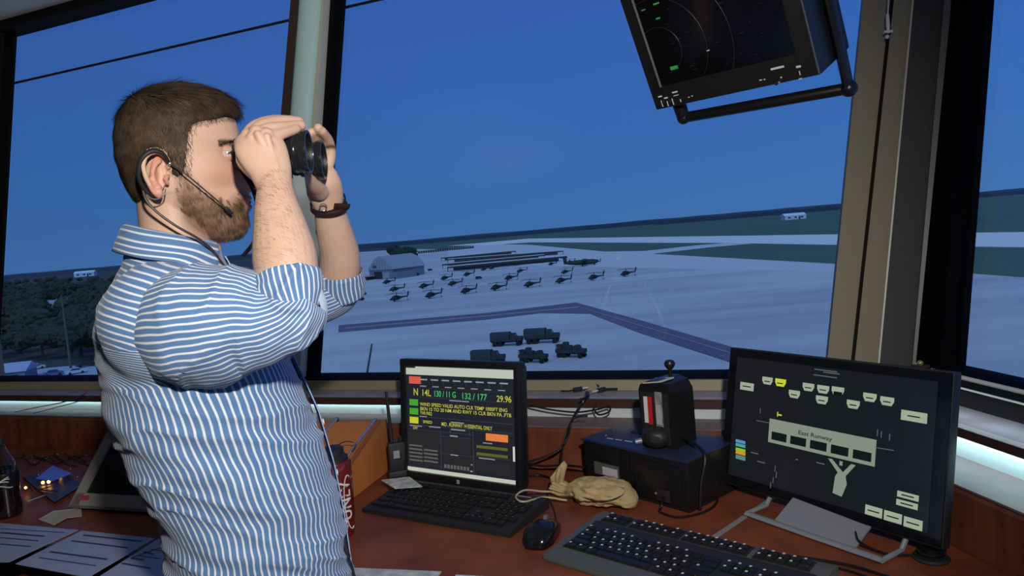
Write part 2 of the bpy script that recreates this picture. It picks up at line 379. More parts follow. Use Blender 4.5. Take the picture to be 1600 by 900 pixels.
# apron: a very large pale slab
ap = [gp(470, 400), gp(640, 388.5), gp(826, 373.5), gp(1008, 389), gp(1310, 411), gp(1600, 431), A(900, 200, GZ), A(500, -60, GZ), A(-60, -60, GZ), gp(440, 590)]
mb = MB(); n = len(ap); mb.add([A(p[0], p[1], GZ) for p in ap]+[A(p[0], p[1], GZ-2.4) for p in ap], [tuple(range(n)), tuple(range(2*n-1, n-1, -1))]+[(i, (i+1) % n, n+(i+1) % n, n+i) for i in range(n)])
struct(mb.build('apron', concrete))
# grass either side of the runway (long sheets that run on past the frame)
patch('grass_field', [(640, 389), (600, 382), (1800, 277), (2600, 330), (1900, 455), (1310, 412), (1008, 396), (860, 392)], grass, .05)
patch('runway', [(700, 384), (826, 372.8), (1140, 368.5), (1310, 366), (1600, 362.5), (2000, 360), (2000, 388), (1600, 386), (1310, 382.5), (1140, 379.5), (829, 378.5), (760, 383)], runway_m, .35)
patch('taxiway', [(700, 389), (760, 381), (829, 382.5), (945, 393), (1008, 392), (1090, 383), (1160, 378), (1200, 378), (1110, 386), (1017, 396.5), (1140, 403.5), (1310, 414), (1310, 425), (700, 412)], runway_m, .25).data.materials[0] = mat('taxi_concrete', (.74, .68, .66), .9)
patch('drain_strip', [(529, 508), (640, 499), (760, 489), (900, 472.5), (1000, 500), (1140, 541), (1300, 590), (1300, 612), (1140, 565), (1000, 520), (922, 490), (845, 489), (760, 499), (640, 509), (529, 519)], strip_m, .12)
for k, (x0, y0, x1, y1) in enumerate(((540, 513, 760, 494), (760, 494, 905, 480), (905, 480, 1140, 552))):
    a, b = gp(x0, y0, .2), gp(x1, y1, .2); struct(MB().cyl(a, b, .25, 6).build('drain_rib', mat('drain_line', (.34, .28, .34), .9)))
# pavement joint seen near the mullion and faint apron lines
struct(MB().cyl(gp(581, 538, .05), gp(572, 592, .05), .22, 6).build('pavement_joint', mat('joint_dark', (.05, .05, .07), .9)))

# distant wooded ridges
def ridge(name, x0, x1, Y, hfun, m, n=160, depth=300):
    V = []; F = []
    for i in range(n+1):
        x = x0+(x1-x0)*i/n; h = hfun(i/n)*min(1, math.sin(PI*i/n)*14); yy = Y+.0*x
        V += [(x, yy, GZ-3), (x, yy+depth*.35, GZ+h*.8), (x, yy+depth*.6, GZ+h), (x, yy+depth, GZ-3)]
    for i in range(n):
        for j in range(3): a = i*4+j; F.append((a, a+1, a+5, a+4))
    o = MB().add(V, F).build(name, m, smooth='full'); return struct(o)
nz = lambda a, b=0: noise.noise(Vector((a, b, 3.3)))
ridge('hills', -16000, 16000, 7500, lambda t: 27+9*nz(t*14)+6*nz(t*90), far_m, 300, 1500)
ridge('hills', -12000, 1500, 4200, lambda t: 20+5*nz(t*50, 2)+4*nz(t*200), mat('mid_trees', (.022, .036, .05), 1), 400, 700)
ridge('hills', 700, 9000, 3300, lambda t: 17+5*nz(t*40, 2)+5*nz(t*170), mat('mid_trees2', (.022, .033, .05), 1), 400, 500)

# ---------------------------------------------------------------- hangar
def yawto(a, b): d = b-a; return math.atan2(d[1], d[0])
c = gp(596, 436); hg = thing('hangar', 'large pale arched-roof hangar at the far left edge of the apron', 'building', c, math.radians(-38)); hg.scale = (.74, .74, .84)
hm = mat('hangar_wall', (.20, .21, .26), .8); hr = mat('hangar_roof', (.36, .36, .42), .7); hd = mat('hangar_dark', (.03, .03, .04), .8)
W_, L_, H_ = 34, 44, 8
MB().box((0, L_/2, H_/2), (W_, L_, H_)).build('wall', hm, hg)
roofp = [(-W_/2-1, H_), (-W_/2-.5, H_+1), (-W_/4, H_+9), (0, H_+12), (W_/4, H_+9), (W_/2+.5, H_+1), (W_/2+1, H_)]
MB().prism(roofp, 'y', -.6, L_+1).build('roof', hr, hg)
for k in range(9):
    x = -W_/2+2+k*(W_-4)/8; MB().box((x, -.7, H_+.6+(1-abs(x)/(W_/2))*5), (.35, .3, (1-abs(x)/(W_/2))*10+1)).build('roof_rib', hm, hg)
MB().box((-4, -.3, 3.2), (11, .5, 6.4)).build('door', hd, hg)
for x in (-9, -6): MB().box((x, -.8, H_+3), (1.6, .3, 2)).build('window', hd, hg)
MB().box((8, -.4, 3), (9, .5, 5.5)).build('door_panel', hr, hg)
MB().box((-W_/2+2, -6, 3.2), (14, 10, .6)).build('canopy', hr, hg)
MB().box((-W_/2+2, -6, 1.5), (11, 8, 3)).build('annex', hd, hg)
MB().box((W_/2+6, 8, 2.6), (11, 26, 5.2)).build('side_shed', hm, hg)

# ---------------------------------------------------------------- trees
leaf1 = mat('tree_leaf', (.022, .040, .030), 1, noise_=(.6, (.038, .055, .038), 4, (1, 1, 1))); bark = mat('tree_bark', (.04, .035, .03), 1)
def make_tree(seed, hh=1.0):
    r = random.Random(seed); t = thing('tree', 'x', 'tree')
    mb = MB()
    for k in range(7):
        bm = bmesh.new(); bmesh.ops.create_icosphere(bm, subdivisions=3, radius=1)
        cx, cy, cz = r.uniform(-.45, .45), r.uniform(-.45, .45), r.uniform(.45, .95); rr = r.uniform(.3, .5)
        V = []
        for v in bm.verts:
            q = v.co*(1+.38*noise.noise(v.co*3.1+Vector((seed, k, 0)))+.25*noise.noise(v.co*8+Vector((k, seed, 0)))); V.append((q.x*rr+cx, q.y*rr+cy, q.z*rr*.8+cz))
        mb.add(V, [[v.index for v in f.verts] for f in bm.faces]); bm.free()
    mb.build('crown', leaf1, t); MB().tube([(0, 0, 0), (.03, 0, .35), (0, 0, .7)], [.06, .05, .03], 8).build('trunk', bark, t); return t
protos = [make_tree(k) for k in range(4)]
TP = []
def place_tree(k, x, y, s, label, group, used=set()):
    q = gp(x, y)
    if any(math.hypot(q[0]-a, q[1]-b) < (s+c)*.72 for a, b, c in TP): return
    TP.append((q[0], q[1], s))
    o = protos[k] if k not in used else copy_tree(protos[k])
    used.add(k); g = gp(x, y); o.location = g; o.scale = (s, s, s*random.uniform(.85, 1.1)); o.rotation_euler = (0, 0, random.uniform(0, 6))
    o['label'] = label; o['group'] = group
LT = 'dark leafy tree in the dusky woodland beyond the left window'
for k in range(420):
    y = 440+135*random.random()**1.15; x = random.uniform(-30, 185)
    if 470 < y < 500 and 40 < x < 100 and random.random() < .8: continue
    if 510 < y < 536 and random.random() < .8: continue
    if y > 556: continue
    s = random.uniform(6.5, 11)
    place_tree(k % 4, x, y, s, LT, 'trees beyond the left window')
for x, y, s, la in ((626, 413, 17, 'tallest dark tree of the clump behind the far hangar'), (637, 410, 15, 'right hand dark tree of the clump behind the far hangar'), (612, 404, 16, 'dark tree behind the roof of the far hangar'), (642, 422, 8, 'small dark tree lowest in the clump right of the far hangar')):
    place_tree(random.randrange(4), x, y, s, la, 'trees beside the hangar')
# left town: houses, road, cars, pole
hw = mat('house_wall', (.20, .24, .34), .9); hroof = mat('house_roof', (.30, .33, .44), .8); winm = mat('house_window', (.03, .035, .05), .3)
def house(x, y, w_, d_, h_, yaw, label, rm=None, wm=None):
    t = thing('house', label, 'building', gp(x, y), yaw); MB().box((0, 0, h_/2), (w_, d_, h_)).build('wall', wm or hw, t)
    MB().prism([(-d_/2-.5, h_), (0, h_+d_*.28), (d_/2+.5, h_)], 'x', -w_/2-.5, w_/2+.5).build('roof', rm or hroof, t)
    for k in (-1, 0, 1): MB().box((k*w_*.3, -d_/2-.05, h_*.55), (w_*.12, .12, h_*.35)).build('window', winm, t)
    MB().box((w_*.18, -d_/2-.05, h_*.35), (w_*.08, .14, h_*.7)).build('door', winm, t); return t
house(76, 492, 17, 10, 6, .3, 'pale blue house with a gabled roof half hidden by trees, left window')
house(12, 596, 11, 7, 2.6, .2, 'low pale-roofed building at the bottom left corner of the left window', mat('pale_roof', (.42, .45, .6), .7))
house(134, 432, 60, 20, 12, .1, 'tiny white building on the skyline of the left window', mat('white_roof', (.75, .8, .9), .7), mat('white_wall', (.6, .65, .8), .7))
house(1240, 343, 50, 20, 9, .1, 'tiny white building before the dark tree line right of centre', mat('white_roof', (.75, .8, .9), .7), mat('white_wall', (.6, .65, .8), .7))
house(988, 352, 70, 25, 12, .1, 'small pale building on the far side of the runway, above the chequered apron', mat('white_roof', (.75, .8, .9), .7), mat('white_wall', (.6, .65, .8), .7))
patch('street', [(0, 524), (100, 516), (150, 513), (150, 520), (100, 524), (0, 531)], mat('street_grey', (.20, .23, .27), .9), .3)
patch('parking_lot', [(20, 592), (60, 576), (128, 570), (160, 574), (150, 600), (20, 610)], mat('parking_pale', (.42, .44, .55), .9), .3)
paintc = [mat('car_blue', (.09, .12, .26), .3), mat('car_white', (.6, .62, .7), .3), mat('car_dark', (.03, .03, .05), .3)]
tyre = mat('tyre', (.01, .01, .012), .8)
def car(x, y, yaw, m, label):
    t = thing('car', label, 'car', gp(x, y, .3), yaw)
    MB().prism([(-2.2, .35), (-2.2, .95), (-1.5, 1.05), (-.9, 1.5), (.7, 1.5), (1.2, 1.0), (2.2, .85), (2.2, .35)], 'y', -.85, .85).build('body', m, t)
    MB().prism([(-1.35, 1.05), (-.85, 1.45), (.65, 1.45), (1.1, 1.02)], 'y', -.87, .87).build('glazing', winm, t)
    for a in (-1.35, 1.4):
        for b in (-.8, .8): MB().cyl((a, b-.1, .33), (a, b+.1, .33), .33, 12).build('wheel', tyre, t)
for k, (x, y, c_, la) in enumerate(((84, 587, 0, 'dark blue car at the near edge of the parking lot, left window'), (119, 584, 1, 'white car parked beside the dark blue one, left window'), (134, 573, 2, 'dark car at the right end of the parking lot, left window'), (56, 577, 1, 'leftmost white car in the parking lot, left window'))):
    car(x, y, .5+.1*k, paintc[c_], la)
pm = mat('pole_wood', (.11, .10, .09), .9)
up = thing('utility_pole', 'wooden utility pole with cross arm rising from the dark trees, left window', 'pole', gp(111, 577))
MB().tube([(0, 0, 0), (0, 0, 20)], [.34, .22], 8).build('pole', pm, up); MB().box((0, 0, 18.6), (3.4, .2, .25)).build('cross_arm', pm, up)
for x in (-1.4, 0, 1.4): MB().cyl((x, 0, 18.8), (x, 0, 19.2), .12, 6).build('insulator', hw, up)

# ---------------------------------------------------------------- helicopters on the apron
hel = mat('helicopter_green', (.022, .030, .036), .6); helg = mat('helicopter_glass', (.02, .03, .04), .15)
def make_heli():
    t = thing('helicopter', 'x', 'helicopter')
    sec = [(4.3, .12, .2, 1.2), (3.6, .45, .5, 1.35), (2.2, .65, .95, 1.6), (.6, .75, 1.15, 1.8), (-1, .7, 1.0, 1.8), (-2.4, .35, .5, 2.0), (-6.2, .17, .22, 2.3)]
    MB().loft([[A(x, ry*math.cos(a), z+rz*math.sin(a)) for a in np.linspace(0, 2*PI, 12, endpoint=False)] for x, ry, rz, z in sec]).build('fuselage', hel, t)
    MB().loft([[A(x, ry*math.cos(a), z+rz*math.sin(a)) for a in np.linspace(0, 2*PI, 10, endpoint=False)] for x, ry, rz, z in ((3.3, .3, .2, 1.9), (2.4, .5, .55, 2.3), (1.0, .55, .6, 2.7), (.2, .4, .4, 2.7))]).build('canopy', helg, t)
    MB().prism([(-5.6, 2.3), (-6.5, 2.3), (-7.0, 4.6), (-6.4, 4.6)], 'y', -.1, .1).build('tail_fin', hel, t)
    MB().box((-5.7, 0, 1.9), (.8, 3.0, .1)).build('stabiliser', hel, t)
    for s in (-1, 1):
        MB().ball((-.1, s*.95, 2.6), (1.2, .42, .42), u=10, v=6).build('engine', hel, t)
        MB().box((.3, s*1.8, 1.6), (1.1, 2.1, .16)).build('stub_wing', hel, t); MB().cyl((-.4, s*2.2, 1.25), (1.2, s*2.2, 1.25), .24, 8).build('rocket_pod', hel, t)
        MB().cyl((1.6, s*1.0, .38), (1.6, s*1.2, .38), .38, 10).build('wheel', tyre, t)
    MB().cyl((-5.9, -.1, .3), (-5.9, .1, .3), .3, 10).build('wheel', tyre, t); MB().cyl((-5.9, 0, .3), (-5.6, 0, 2.1), .08, 6).build('tail_strut', hel, t)
    MB().cyl((.1, 0, 2.8), (.1, 0, 4.1), .22, 8).build('rotor_mast', hel, t); MB().ball((.1, 0, 4.15), (.5, .5, .25), u=10, v=6).build('rotor_hub', hel, t)
    for k in range(4):
        a = k*PI/2+.4; MB().tube([A(.1+.4*math.cos(a), .4*math.sin(a), 4.1), A(.1+3.8*math.cos(a), 3.8*math.sin(a), 4.02), A(.1+7.2*math.cos(a), 7.2*math.sin(a), 3.75)], [(.08, .26)]*3, 6).build('rotor_blade', hel, t)
        MB().box((-6.8, .3, 4.0), (.14, .06, 2.6), M=Matrix.Rotation(k*PI/2, 3, 'Y')).build('tail_rotor_blade', hel, t) if k < 2 else None
    return t
hp = make_heli()
HL = [(621, 471), (675, 466), (730, 459), (777, 454), (829, 449), (878, 443), (929, 438), (979, 432), (709, 447), (797, 438), (696, 438), (618, 456), (664, 451), (814, 426), (884, 428), (731, 432), (930, 413), (891, 412), (606, 444), (770, 421), (757, 423), (862, 415)]
for i, (x, y) in enumerate(HL):
    o = hp if i == 0 else copy_tree(hp); o.location = gp(x, y); o.rotation_euler = (0, 0, math.radians(200+random.uniform(-14, 14))); s = .78 if y > 428 else .66; o.scale = (s, s, s*1.15)
    front = i < 8; ORD = ['leftmost', 'second from the left', 'third from the left', 'fourth from the left', 'fifth from the left', 'sixth from the left', 'seventh from the left', 'eighth from the left', 'ninth from the left', 'tenth from the left', 'eleventh from the left', 'fourth from the right', 'third from the right', 'second from the right', 'rightmost']; xs_ = sorted(q[0] for q in (HL[:8] if front else HL[8:])); kk = xs_.index(x); nn_ = len(xs_); w_ = 'rightmost' if kk == nn_-1 else (['', 'second from the right', 'third from the right'][nn_-1-kk] if nn_-1-kk < 3 else ORD[kk]); o['label'] = ('dark parked helicopter in the front row on the apron, ' if front else 'small dark helicopter in the rows behind the front one, ')+w_
    o['group'] = 'front row of parked helicopters' if front else 'helicopters parked behind the front row'
# sunshade rows
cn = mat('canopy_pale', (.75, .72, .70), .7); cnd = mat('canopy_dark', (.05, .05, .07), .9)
rows = [((690, 408), (806, 397), 'farthest'), ((700, 411), (880, 398), 'second from the back'), ((692, 420), (851, 405), 'third from the back'), ((700, 425), (885, 408), 'nearest')]
for (a, b, la) in rows:
    p, q = gp(*a), gp(*b); L_ = float(np.linalg.norm(q-p)); DP = 3.0 if 'back' in la or 'farthest' in la else 7.0; t = thing('aircraft_sunshade', f'long low open-sided aircraft shelter on the apron, {la} of the four rows', 'shelter', p, yawto(p, q))
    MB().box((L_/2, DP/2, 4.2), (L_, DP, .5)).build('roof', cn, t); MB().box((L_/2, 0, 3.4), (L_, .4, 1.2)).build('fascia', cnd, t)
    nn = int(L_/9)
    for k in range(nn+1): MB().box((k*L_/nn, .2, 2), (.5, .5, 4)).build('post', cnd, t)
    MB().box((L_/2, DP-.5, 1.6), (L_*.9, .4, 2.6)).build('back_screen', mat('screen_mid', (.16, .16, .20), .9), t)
p, q = gp(655, 396), gp(739, 388); t = thing('perimeter_barrier', 'long low dark barrier at the back of the apron behind the shelters', 'barrier', p, yawto(p, q)); L_ = float(np.linalg.norm(q-p))
for k in range(24): MB().box((k*L_/23, 0, 2.2), (L_/40, 3, 4.4)).build('barrier_panel', cnd, t)
# vehicles between the aircraft
def truck(x, y, yaw, sc, label, kind=0, group=None):
    t = thing('military_truck', label, 'truck', gp(x, y), yaw, group); t.scale = (sc,)*3
    body = mat('truck_olive', (.035, .036, .034), .8); cv = mat('truck_canvas', (.045, .05, .065), .95)
    MB().box((0, 0, .95), (7.2, 1.1, .35)).build('chassis', tyre, t)
    MB().box((2.9, 0, 1.55), (1.5, 2.0, .9), bev=.12).build('bonnet', body, t)
    MB().prism([(1.0, 1.1), (1.0, 2.75), (1.9, 2.75), (2.25, 2.0), (2.25, 1.1)], 'y', -1.15, 1.15).build('cab', body, t)
    MB().box((2.1, 0, 2.32), (.06, 1.8, .5), M=Matrix.Rotation(-.43, 3, 'Y')).build('windscreen', helg, t)
    if kind == 0:
        MB().box((-1.4, 0, 1.45), (4.6, 2.4, .7)).build('cargo_bed', body, t)
        MB().prism([(-1.2, 1.8), (-1.15, 2.8), (-.8, 3.1), (.8, 3.1), (1.15, 2.8), (1.2, 1.8)], 'x', -3.7, .85).build('canvas_cover', cv, t)
        for k in range(5): MB().box((-3.4+k, 0, 3.1), (.08, 1.9, .08)).build('cover_bow', body, t)
    else:
        MB().box((-1.3, 0, 1.5), (4.4, 2.4, .8)).build('cargo_bed', body, t)
        for k, (a, b_, h_) in enumerate(((-2.7, -.4, 1.1), (-1.5, .45, 1.5), (-.2, -.2, .9), (-2.4, .6, .8))): MB().box((a, b_, 1.9+h_/2), (1.2, 1.1, h_), bev=.1).build('load_crate', cv, t)
        MB().tube([(-3.4, -1.1, 1.9), (-3.4, -1.1, 3), (.8, -1.1, 3), (.8, -1.1, 1.9)], [.06]*4, 6).build('side_rail', body, t)
    for a in (2.8, -1.4, -2.7):
        for b_ in (-1, 1): MB().cyl((a, b_*1.0-.18, .55), (a, b_*1.0+.18, .55), .55, 14).build('wheel', tyre, t)
    return t
truck(793, 540, math.radians(-14), 1.03, 'canvas-covered army truck, left one of the rear pair on the apron')
truck(848, 536, math.radians(-14), 1.12, 'canvas-covered army truck, right one of the rear pair, the longest')
truck(834, 566, math.radians(-35), .86, 'loaded army truck directly above the right edge of the small monitor', 1)
truck(893, 558, math.radians(-35), .90, 'loaded army truck, rightmost of the five', 1)
truck(764, 569, math.radians(-16), .95, 'army truck half hidden behind the top of the small monitor')
for x, y, s, la in ((672, 423, .7, 'small dark van parked left of the shelters'), (748, 436, .7, 'small dark van on the apron below the shelters'), (881, 404, 1.1, 'tall dark van at the right end of the farthest shelters'), (566, 461, .8, 'dark van by the hangar, right of the far elbow'), (561, 470, .9, 'dark van in front of the hangar, lower one'), (514, 487, 1.0, 'dark van just right of the near elbow'), (650, 431, .9, 'dark van beside the hangar trees')):
    t = thing('van', la, 'van', gp(x, y), .5); t.scale = (s,)*3
    MB().prism([(-2.6, .4), (-2.6, 2.4), (1.4, 2.4), (2.1, 1.5), (2.7, 1.3), (2.7, .4)], 'y', -1, 1).build('body', hel, t); MB().box((1.75, 0, 1.9), (.5, 1.8, .5)).build('windscreen', helg, t)
    for a in (-1.7, 1.7):
        for b_ in (-.95, .95): MB().cyl((a, b_-.1, .4), (a, b_+.1, .4), .4, 10).build('wheel', tyre, t)
t = thing('cargo_plane', 'low dark transport aircraft parked at the right end of the shelters', 'aircraft', gp(910, 416), math.radians(-8))
MB().loft([[A(x, r*math.cos(a), 2.6+r*math.sin(a)) for a in np.linspace(0, 2*PI, 12, endpoint=False)] for x, r in ((11, .3), (9.5, 1.2), (7, 1.7), (-4, 1.7), (-9, .9), (-12, .3))]).build('fuselage', hel, t)
MB().box((1.5, 0, 4.1), (3, 24, .3)).build('wing', hel, t); MB().prism([(-9.5, 3), (-12, 3), (-12.6, 7.5), (-11, 7.5)], 'y', -.15, .15).build('tail_fin', hel, t); MB().box((-11.5, 0, 4), (1.6, 8, .2)).build('tail_plane', hel, t)
for s in (-5, 5): MB().cyl((0, s, 3.8), (3.6, s, 3.8), .55, 10).build('engine', hel, t)
for a, b_ in ((8, 0), (0, -1.4), (0, 1.4)): MB().cyl((a, b_-.15, .5), (a, b_+.15, .5), .5, 10).build('wheel', tyre, t)

# safety cable outside the glass
a, b = on_glass('A', 22, 130, .25), on_glass('A', 560, 0, .25); d_ = (b-a)/(tA@(b-a)); zc = a[2]
pA_ = tA*-3.9+nA*(nA@a); pB_ = tA*1.0+nA*(nA@a)
o = MB().cyl(A(pA_[0], pA_[1], zc), A(pB_[0], pB_[1], zc), .0055, 8).build('safety_cable', black_trim, smooth=True); recentre(o); tag(o, 'thin black cable stretched across outside the left window near its top', 'cable')
o.location.z += 0

# ================================================================ WORKTOP AND WHAT STANDS ON IT
DZ = .88
def dp(x, y, h=0): return zz(x, y, DZ+h)
inner = isect(1.105, .24)
desk = [tuple((tA*-3.4+nA*1.105)[:2]), tuple(inner), tuple((tB*2.0+nB*.24)[:2]), tuple((tB*2.0+nB*.928)[:2]), tuple(isect(1.746, .928)), tuple((tA*-3.4+nA*1.746)[:2])]
o = MB().prism(desk, 'z', DZ-.04, DZ).build('worktop', desk_wood); recentre(o); tag(o, 'red-brown laminate worktop running along under the windows and round the corner', 'worktop')
edge_m = mat('worktop_edge', (.02, .014, .012), .4)
o = MB().prism([tuple((tA*-3.4+nA*1.093)[:2]), tuple(isect(1.093, .228)), tuple((tB*2.0+nB*.228)[:2]), tuple((tB*2.0+nB*.2395)[:2]), tuple(isect(1.1045, .2395)), tuple((tA*-3.4+nA*1.1045)[:2])], 'z', DZ-.045, DZ+.001).build('worktop_edging', edge_m); struct(o)
# carcass below
struct(MB().prism([tuple((tA*-3.4+nA*1.20)[:2]), tuple(isect(1.20, .36)), tuple((tB*1.9+nB*.36)[:2]), tuple((tB*1.9+nB*.42)[:2]), tuple(isect(1.26, .42)), tuple((tA*-3.4+nA*1.26)[:2])], 'z', 0, DZ-.045).build('desk_carcass', riser_wood))
# aluminium joint strip in the corner of the worktop
a, b = dp(1062, 876), dp(1208, 778); t_ = (b-a)/np.linalg.norm(b-a); n_ = A(-t_[1], t_[0], 0)*.0055; hz_ = A(0, 0, .0015)
struct(MB().add([a-n_, b-n_, b+n_, a+n_, a-n_+hz_, b-n_+hz_, b+n_+hz_, a+n_+hz_], [(0, 1, 2, 3), (4, 5, 6, 7), (0, 1, 5, 4), (1, 2, 6, 5), (2, 3, 7, 6), (3, 0, 4, 7)]).build('joint_strip', mat('joint_alu', (.36, .36, .35), .4, metal=.3)))

# ---------------------------------------------------------------- monitors
def rot(yaw, pit, rol=0):
    cy, sy, cp, spp = math.cos(yaw), math.sin(yaw), math.cos(pit), math.sin(pit)
    return np.array([[cy, -sy, 0], [sy, cy, 0], [0, 0, 1]])@np.array([[1, 0, 0], [0, cp, -spp], [0, spp, cp]])
black_pl = mat('black_plastic', (.012, .012, .014), .38)
soft_black = mat('soft_black', (.018, .018, .020), .55)
scr_dark = mat('screen_dark', (.010, .012, .016), .12, emit=(.012, .013, .02), es=1.0)
silver = mat('silver_plastic', (.32, .34, .37), .35, metal=.3)
class Scr:
    def __init__(s, pos, yaw, pit, thing_):
        s.c = np.array(pos, float); s.M = rot(math.radians(yaw), math.radians(pit)); s.t = thing_
    def uv(s, x, y):
        n = s.M[:, 1]; P = pl(x, y, n, n@s.c); q = s.M.T@(P-s.c); return q[0], q[2]
def frame_thing(name, label, cat, pos, yaw, pit):
    """thing whose frame is the fitted screen frame"""
    return thing(name, label, cat, pos, rot=tuple(tuple(r) for r in rot(math.radians(yaw), math.radians(pit))))
def panel_rect(mb, u0, v0, u1, v1, y):  # thin slab
    mb.box(((u0+u1)/2, y, (v0+v1)/2), (abs(u1-u0), .0006, abs(v1-v0)))
M1P, M1Y, M1T = (-.1633, 1.7995, 1.0399), -33.2, -6.66
m1 = frame_thing('computer_monitor', 'small black square-format monitor showing yellow and green weather text, beside the tan box', 'monitor', M1P, M1Y, M1T)
S1 = Scr(M1P, M1Y, M1T, m1); W1, H1 = .338, .270
bz = MB()
bz.box((0, .012, H1/2+.010), (W1+.036, .028, .019), bev=.004); bz.box((0, .012, -H1/2-.0115), (W1+.036, .028, .022), bev=.004)
for s in (-1, 1): bz.box((s*(W1/2+.0085), .012, 0), (.018, .028, H1+.02), bev=.004)
bz.build('bezel', black_pl, m1, smooth=True)
MB().box((0, .032, 0), (W1+.02, .03, H1+.02), bev=.008).build('back_shell', soft_black, m1, smooth=True)
MB().box((0, .058, -.01), (.2, .04, .19), bev=.012).build('rear_housing', soft_black, m1, smooth=True)
scr = MB().box((0, .006, 0), (W1, .004, H1)).build('screen', scr_dark, m1)
Mi = np.linalg.inv(S1.M)
def world_child(t, name, mb, m, smooth=True): return mb.build(name, m, t, smooth=smooth, world=True)
bc = np.array(M1P)+S1.M@A(0, .10, 0)
world_child(m1, 'stand_base', MB().lathe([(.0, DZ+.0005), (.105, DZ+.0005), (.108, DZ+.006), (.10, DZ+.012), (.0, DZ+.016)], (bc[0], bc[1], 0), 32), soft_black)
world_child(m1, 'stand_neck', MB().loft([[A(bc[0], bc[1], z)+S1.M[:, 0]*dx*w_+A(S1.M[0, 1], S1.M[1, 1], 0)*dy*.018 for dx, dy in ((-1, -1), (1, -1), (1, 1), (-1, 1))] for z, w_ in ((DZ+.01, .05), (DZ+.05, .035), (DZ+.16, .035))]), soft_black)
MB().box((0, -.0025, -H1/2-.011), (.009, .001, .010), bev=.001).build('round_badge', mat('badge_grey', (.35, .36, .38), .3), m1)
lg = lambda n, mb, m, par: mb.build(n, m, par)
EX, EZ = A(1, 0, 0), A(0, 0, 1)
def px_rects(S, lst, y):
    mb = MB()
    for (x0, y0, x1, y1) in lst:
        a, b = S.uv(x0, y0), S.uv(x1, y1); panel_rect(mb, a[0], a[1], b[0], b[1], y)
    return mb
def px_texts(S, lst, y, off=.0):
    mb = MB()
    for (x, yy, s, hpx, wpx) in lst:
        a = S.uv(x, yy); a2 = S.uv(x, yy-hpx); size = (a2[1]-a[1])/.70
        wv = None
        if wpx:
            b = S.uv(x+wpx, yy+wpx*.042); wv = b[0]-a[0]
        put_text(mb, s, size, A(a[0], y, a[1]), EX, EZ, wv, off)
    return mb
# bars given directly in screen fractions (u right, v down)
def fr(S_, W, H, lst, y):
    mb = MB()
    for (u0, v0, u1, v1) in lst: panel_rect(mb, (u0-.5)*W, (.5-v0)*H, (u1-.5)*W, (.5-v1)*H, y)
    return mb
def ft(W, H, lst, y, off=0.0):
    mb = MB()
    for (u, v, s, h, wd) in lst: put_text(mb, s, h*H/.70, A((u-.5)*W, y, (.5-v)*H), EX, EZ, wd*W if wd else None, off)
    return mb
Y0, Y1 = .0036, .0030
fr(S1, W1, H1, [(0, 0, 1, .078)], Y0).build('title_bar', emis('scr_white', (.48, .52, .44)), scr)
fr(S1, W1, H1, [(0, .965, 1, 1)], Y0).build('task_bar', emis('scr_white', (.48, .52, .44)), scr)
fr(S1, W1, H1, [(.0, .0, .095, .014)], Y1).build('window_caption', mat('scr_black', (.01, .01, .01), .4), scr)
fr(S1, W1, H1, [(.03, .095, .145, .165)], Y0).build('red_button', emis('scr_red', (.62, .10, .07)), scr)
for q in [(.03, .315, .115, .375), (.03, .40, .115, .46)]: fr(S1, W1, H1, [q], Y0).build('green_button', emis('scr_green', (.06, .33, .03)), scr)
fr(S1, W1, H1, [(.03, .485, .115, .545)], Y0).build('yellow_button', emis('scr_yellow', (.55, .55, .02)), scr)
fr(S1, W1, H1, [(.745, .575, .935, .64)], Y0).build('orange_button', emis('scr_orange', (.72, .20, .05)), scr)
fr(S1, W1, H1, [(.975, .67, .993, .80)], Y0).build('scroll_bar', emis('scr_pale', (.55, .58, .55)), scr)
fr(S1, W1, H1, [(.13, .20, .93, .201), (.13, .29, .985, .2925), (.02, .475, .985, .478), (.02, .555, .985, .558), (.02, .60, .62, .603), (.33, .64, .62, .643), (.33, .80, .62, .803), (.63, .56, .633, .95), (.33, .60, .333, .95), (.65, .79, .95, .793), (.42, .575, .425, .615), (.60, .575, .603, .615)]+[(.155+k*.105, .095, .157+k*.105, .165) for k in range(9)], Y0).build('rule_line', emis('scr_rule', (.05, .055, .07)), scr, kind='stuff')
for q in [(.02, .61, .32, .73), (.35, .65, .61, .79), (.35, .815, .61, .90), (.65, .82, .95, .93)]: fr(S1, W1, H1, [q], Y0).build('dark_panel', emis('scr_panel', (.016, .016, .018)), scr)
fr(S1, W1, H1, [(.14+k*.105, .115, .21+k*.105, .127) for k in range(8)]+[(.14+k*.12, .18, .20+k*.12, .188) for k in range(7)]+[(.42, .30, .60, .308), (.13, .47, .20, .478), (.43, .50, .55, .508), (.03, .565, .15, .572), (.22, .56, .33, .568), (.43, .565, .56, .575), (.42, .625, .49, .635), (.42, .80, .49, .81), (.72, .66, .80, .668), (.68, .80, .82, .808), (.60, .87, .62, .88), (.60, .93, .62, .94)], Y0).build('caption_mark', emis('scr_caption', (.28, .29, .33)), scr, kind='stuff')
fr(S1, W1, H1, [(.02, .75+k*.035, .15, .765+k*.035) for k in range(5)]+[(.165, .78+k*.035, .30, .795+k*.035) for k in range(4)]+[(.36+k*.03, .90, .38+k*.03, .935) for k in range(8)], Y0).build('table_mark', emis('scr_grey', (.10, .10, .095)), scr, kind='stuff')
for q in [(.66, .69, .93, .715), (.66, .755, .93, .78)]: fr(S1, W1, H1, [q], Y0).build('olive_bar', emis('scr_olive', (.10, .11, .015)), scr)
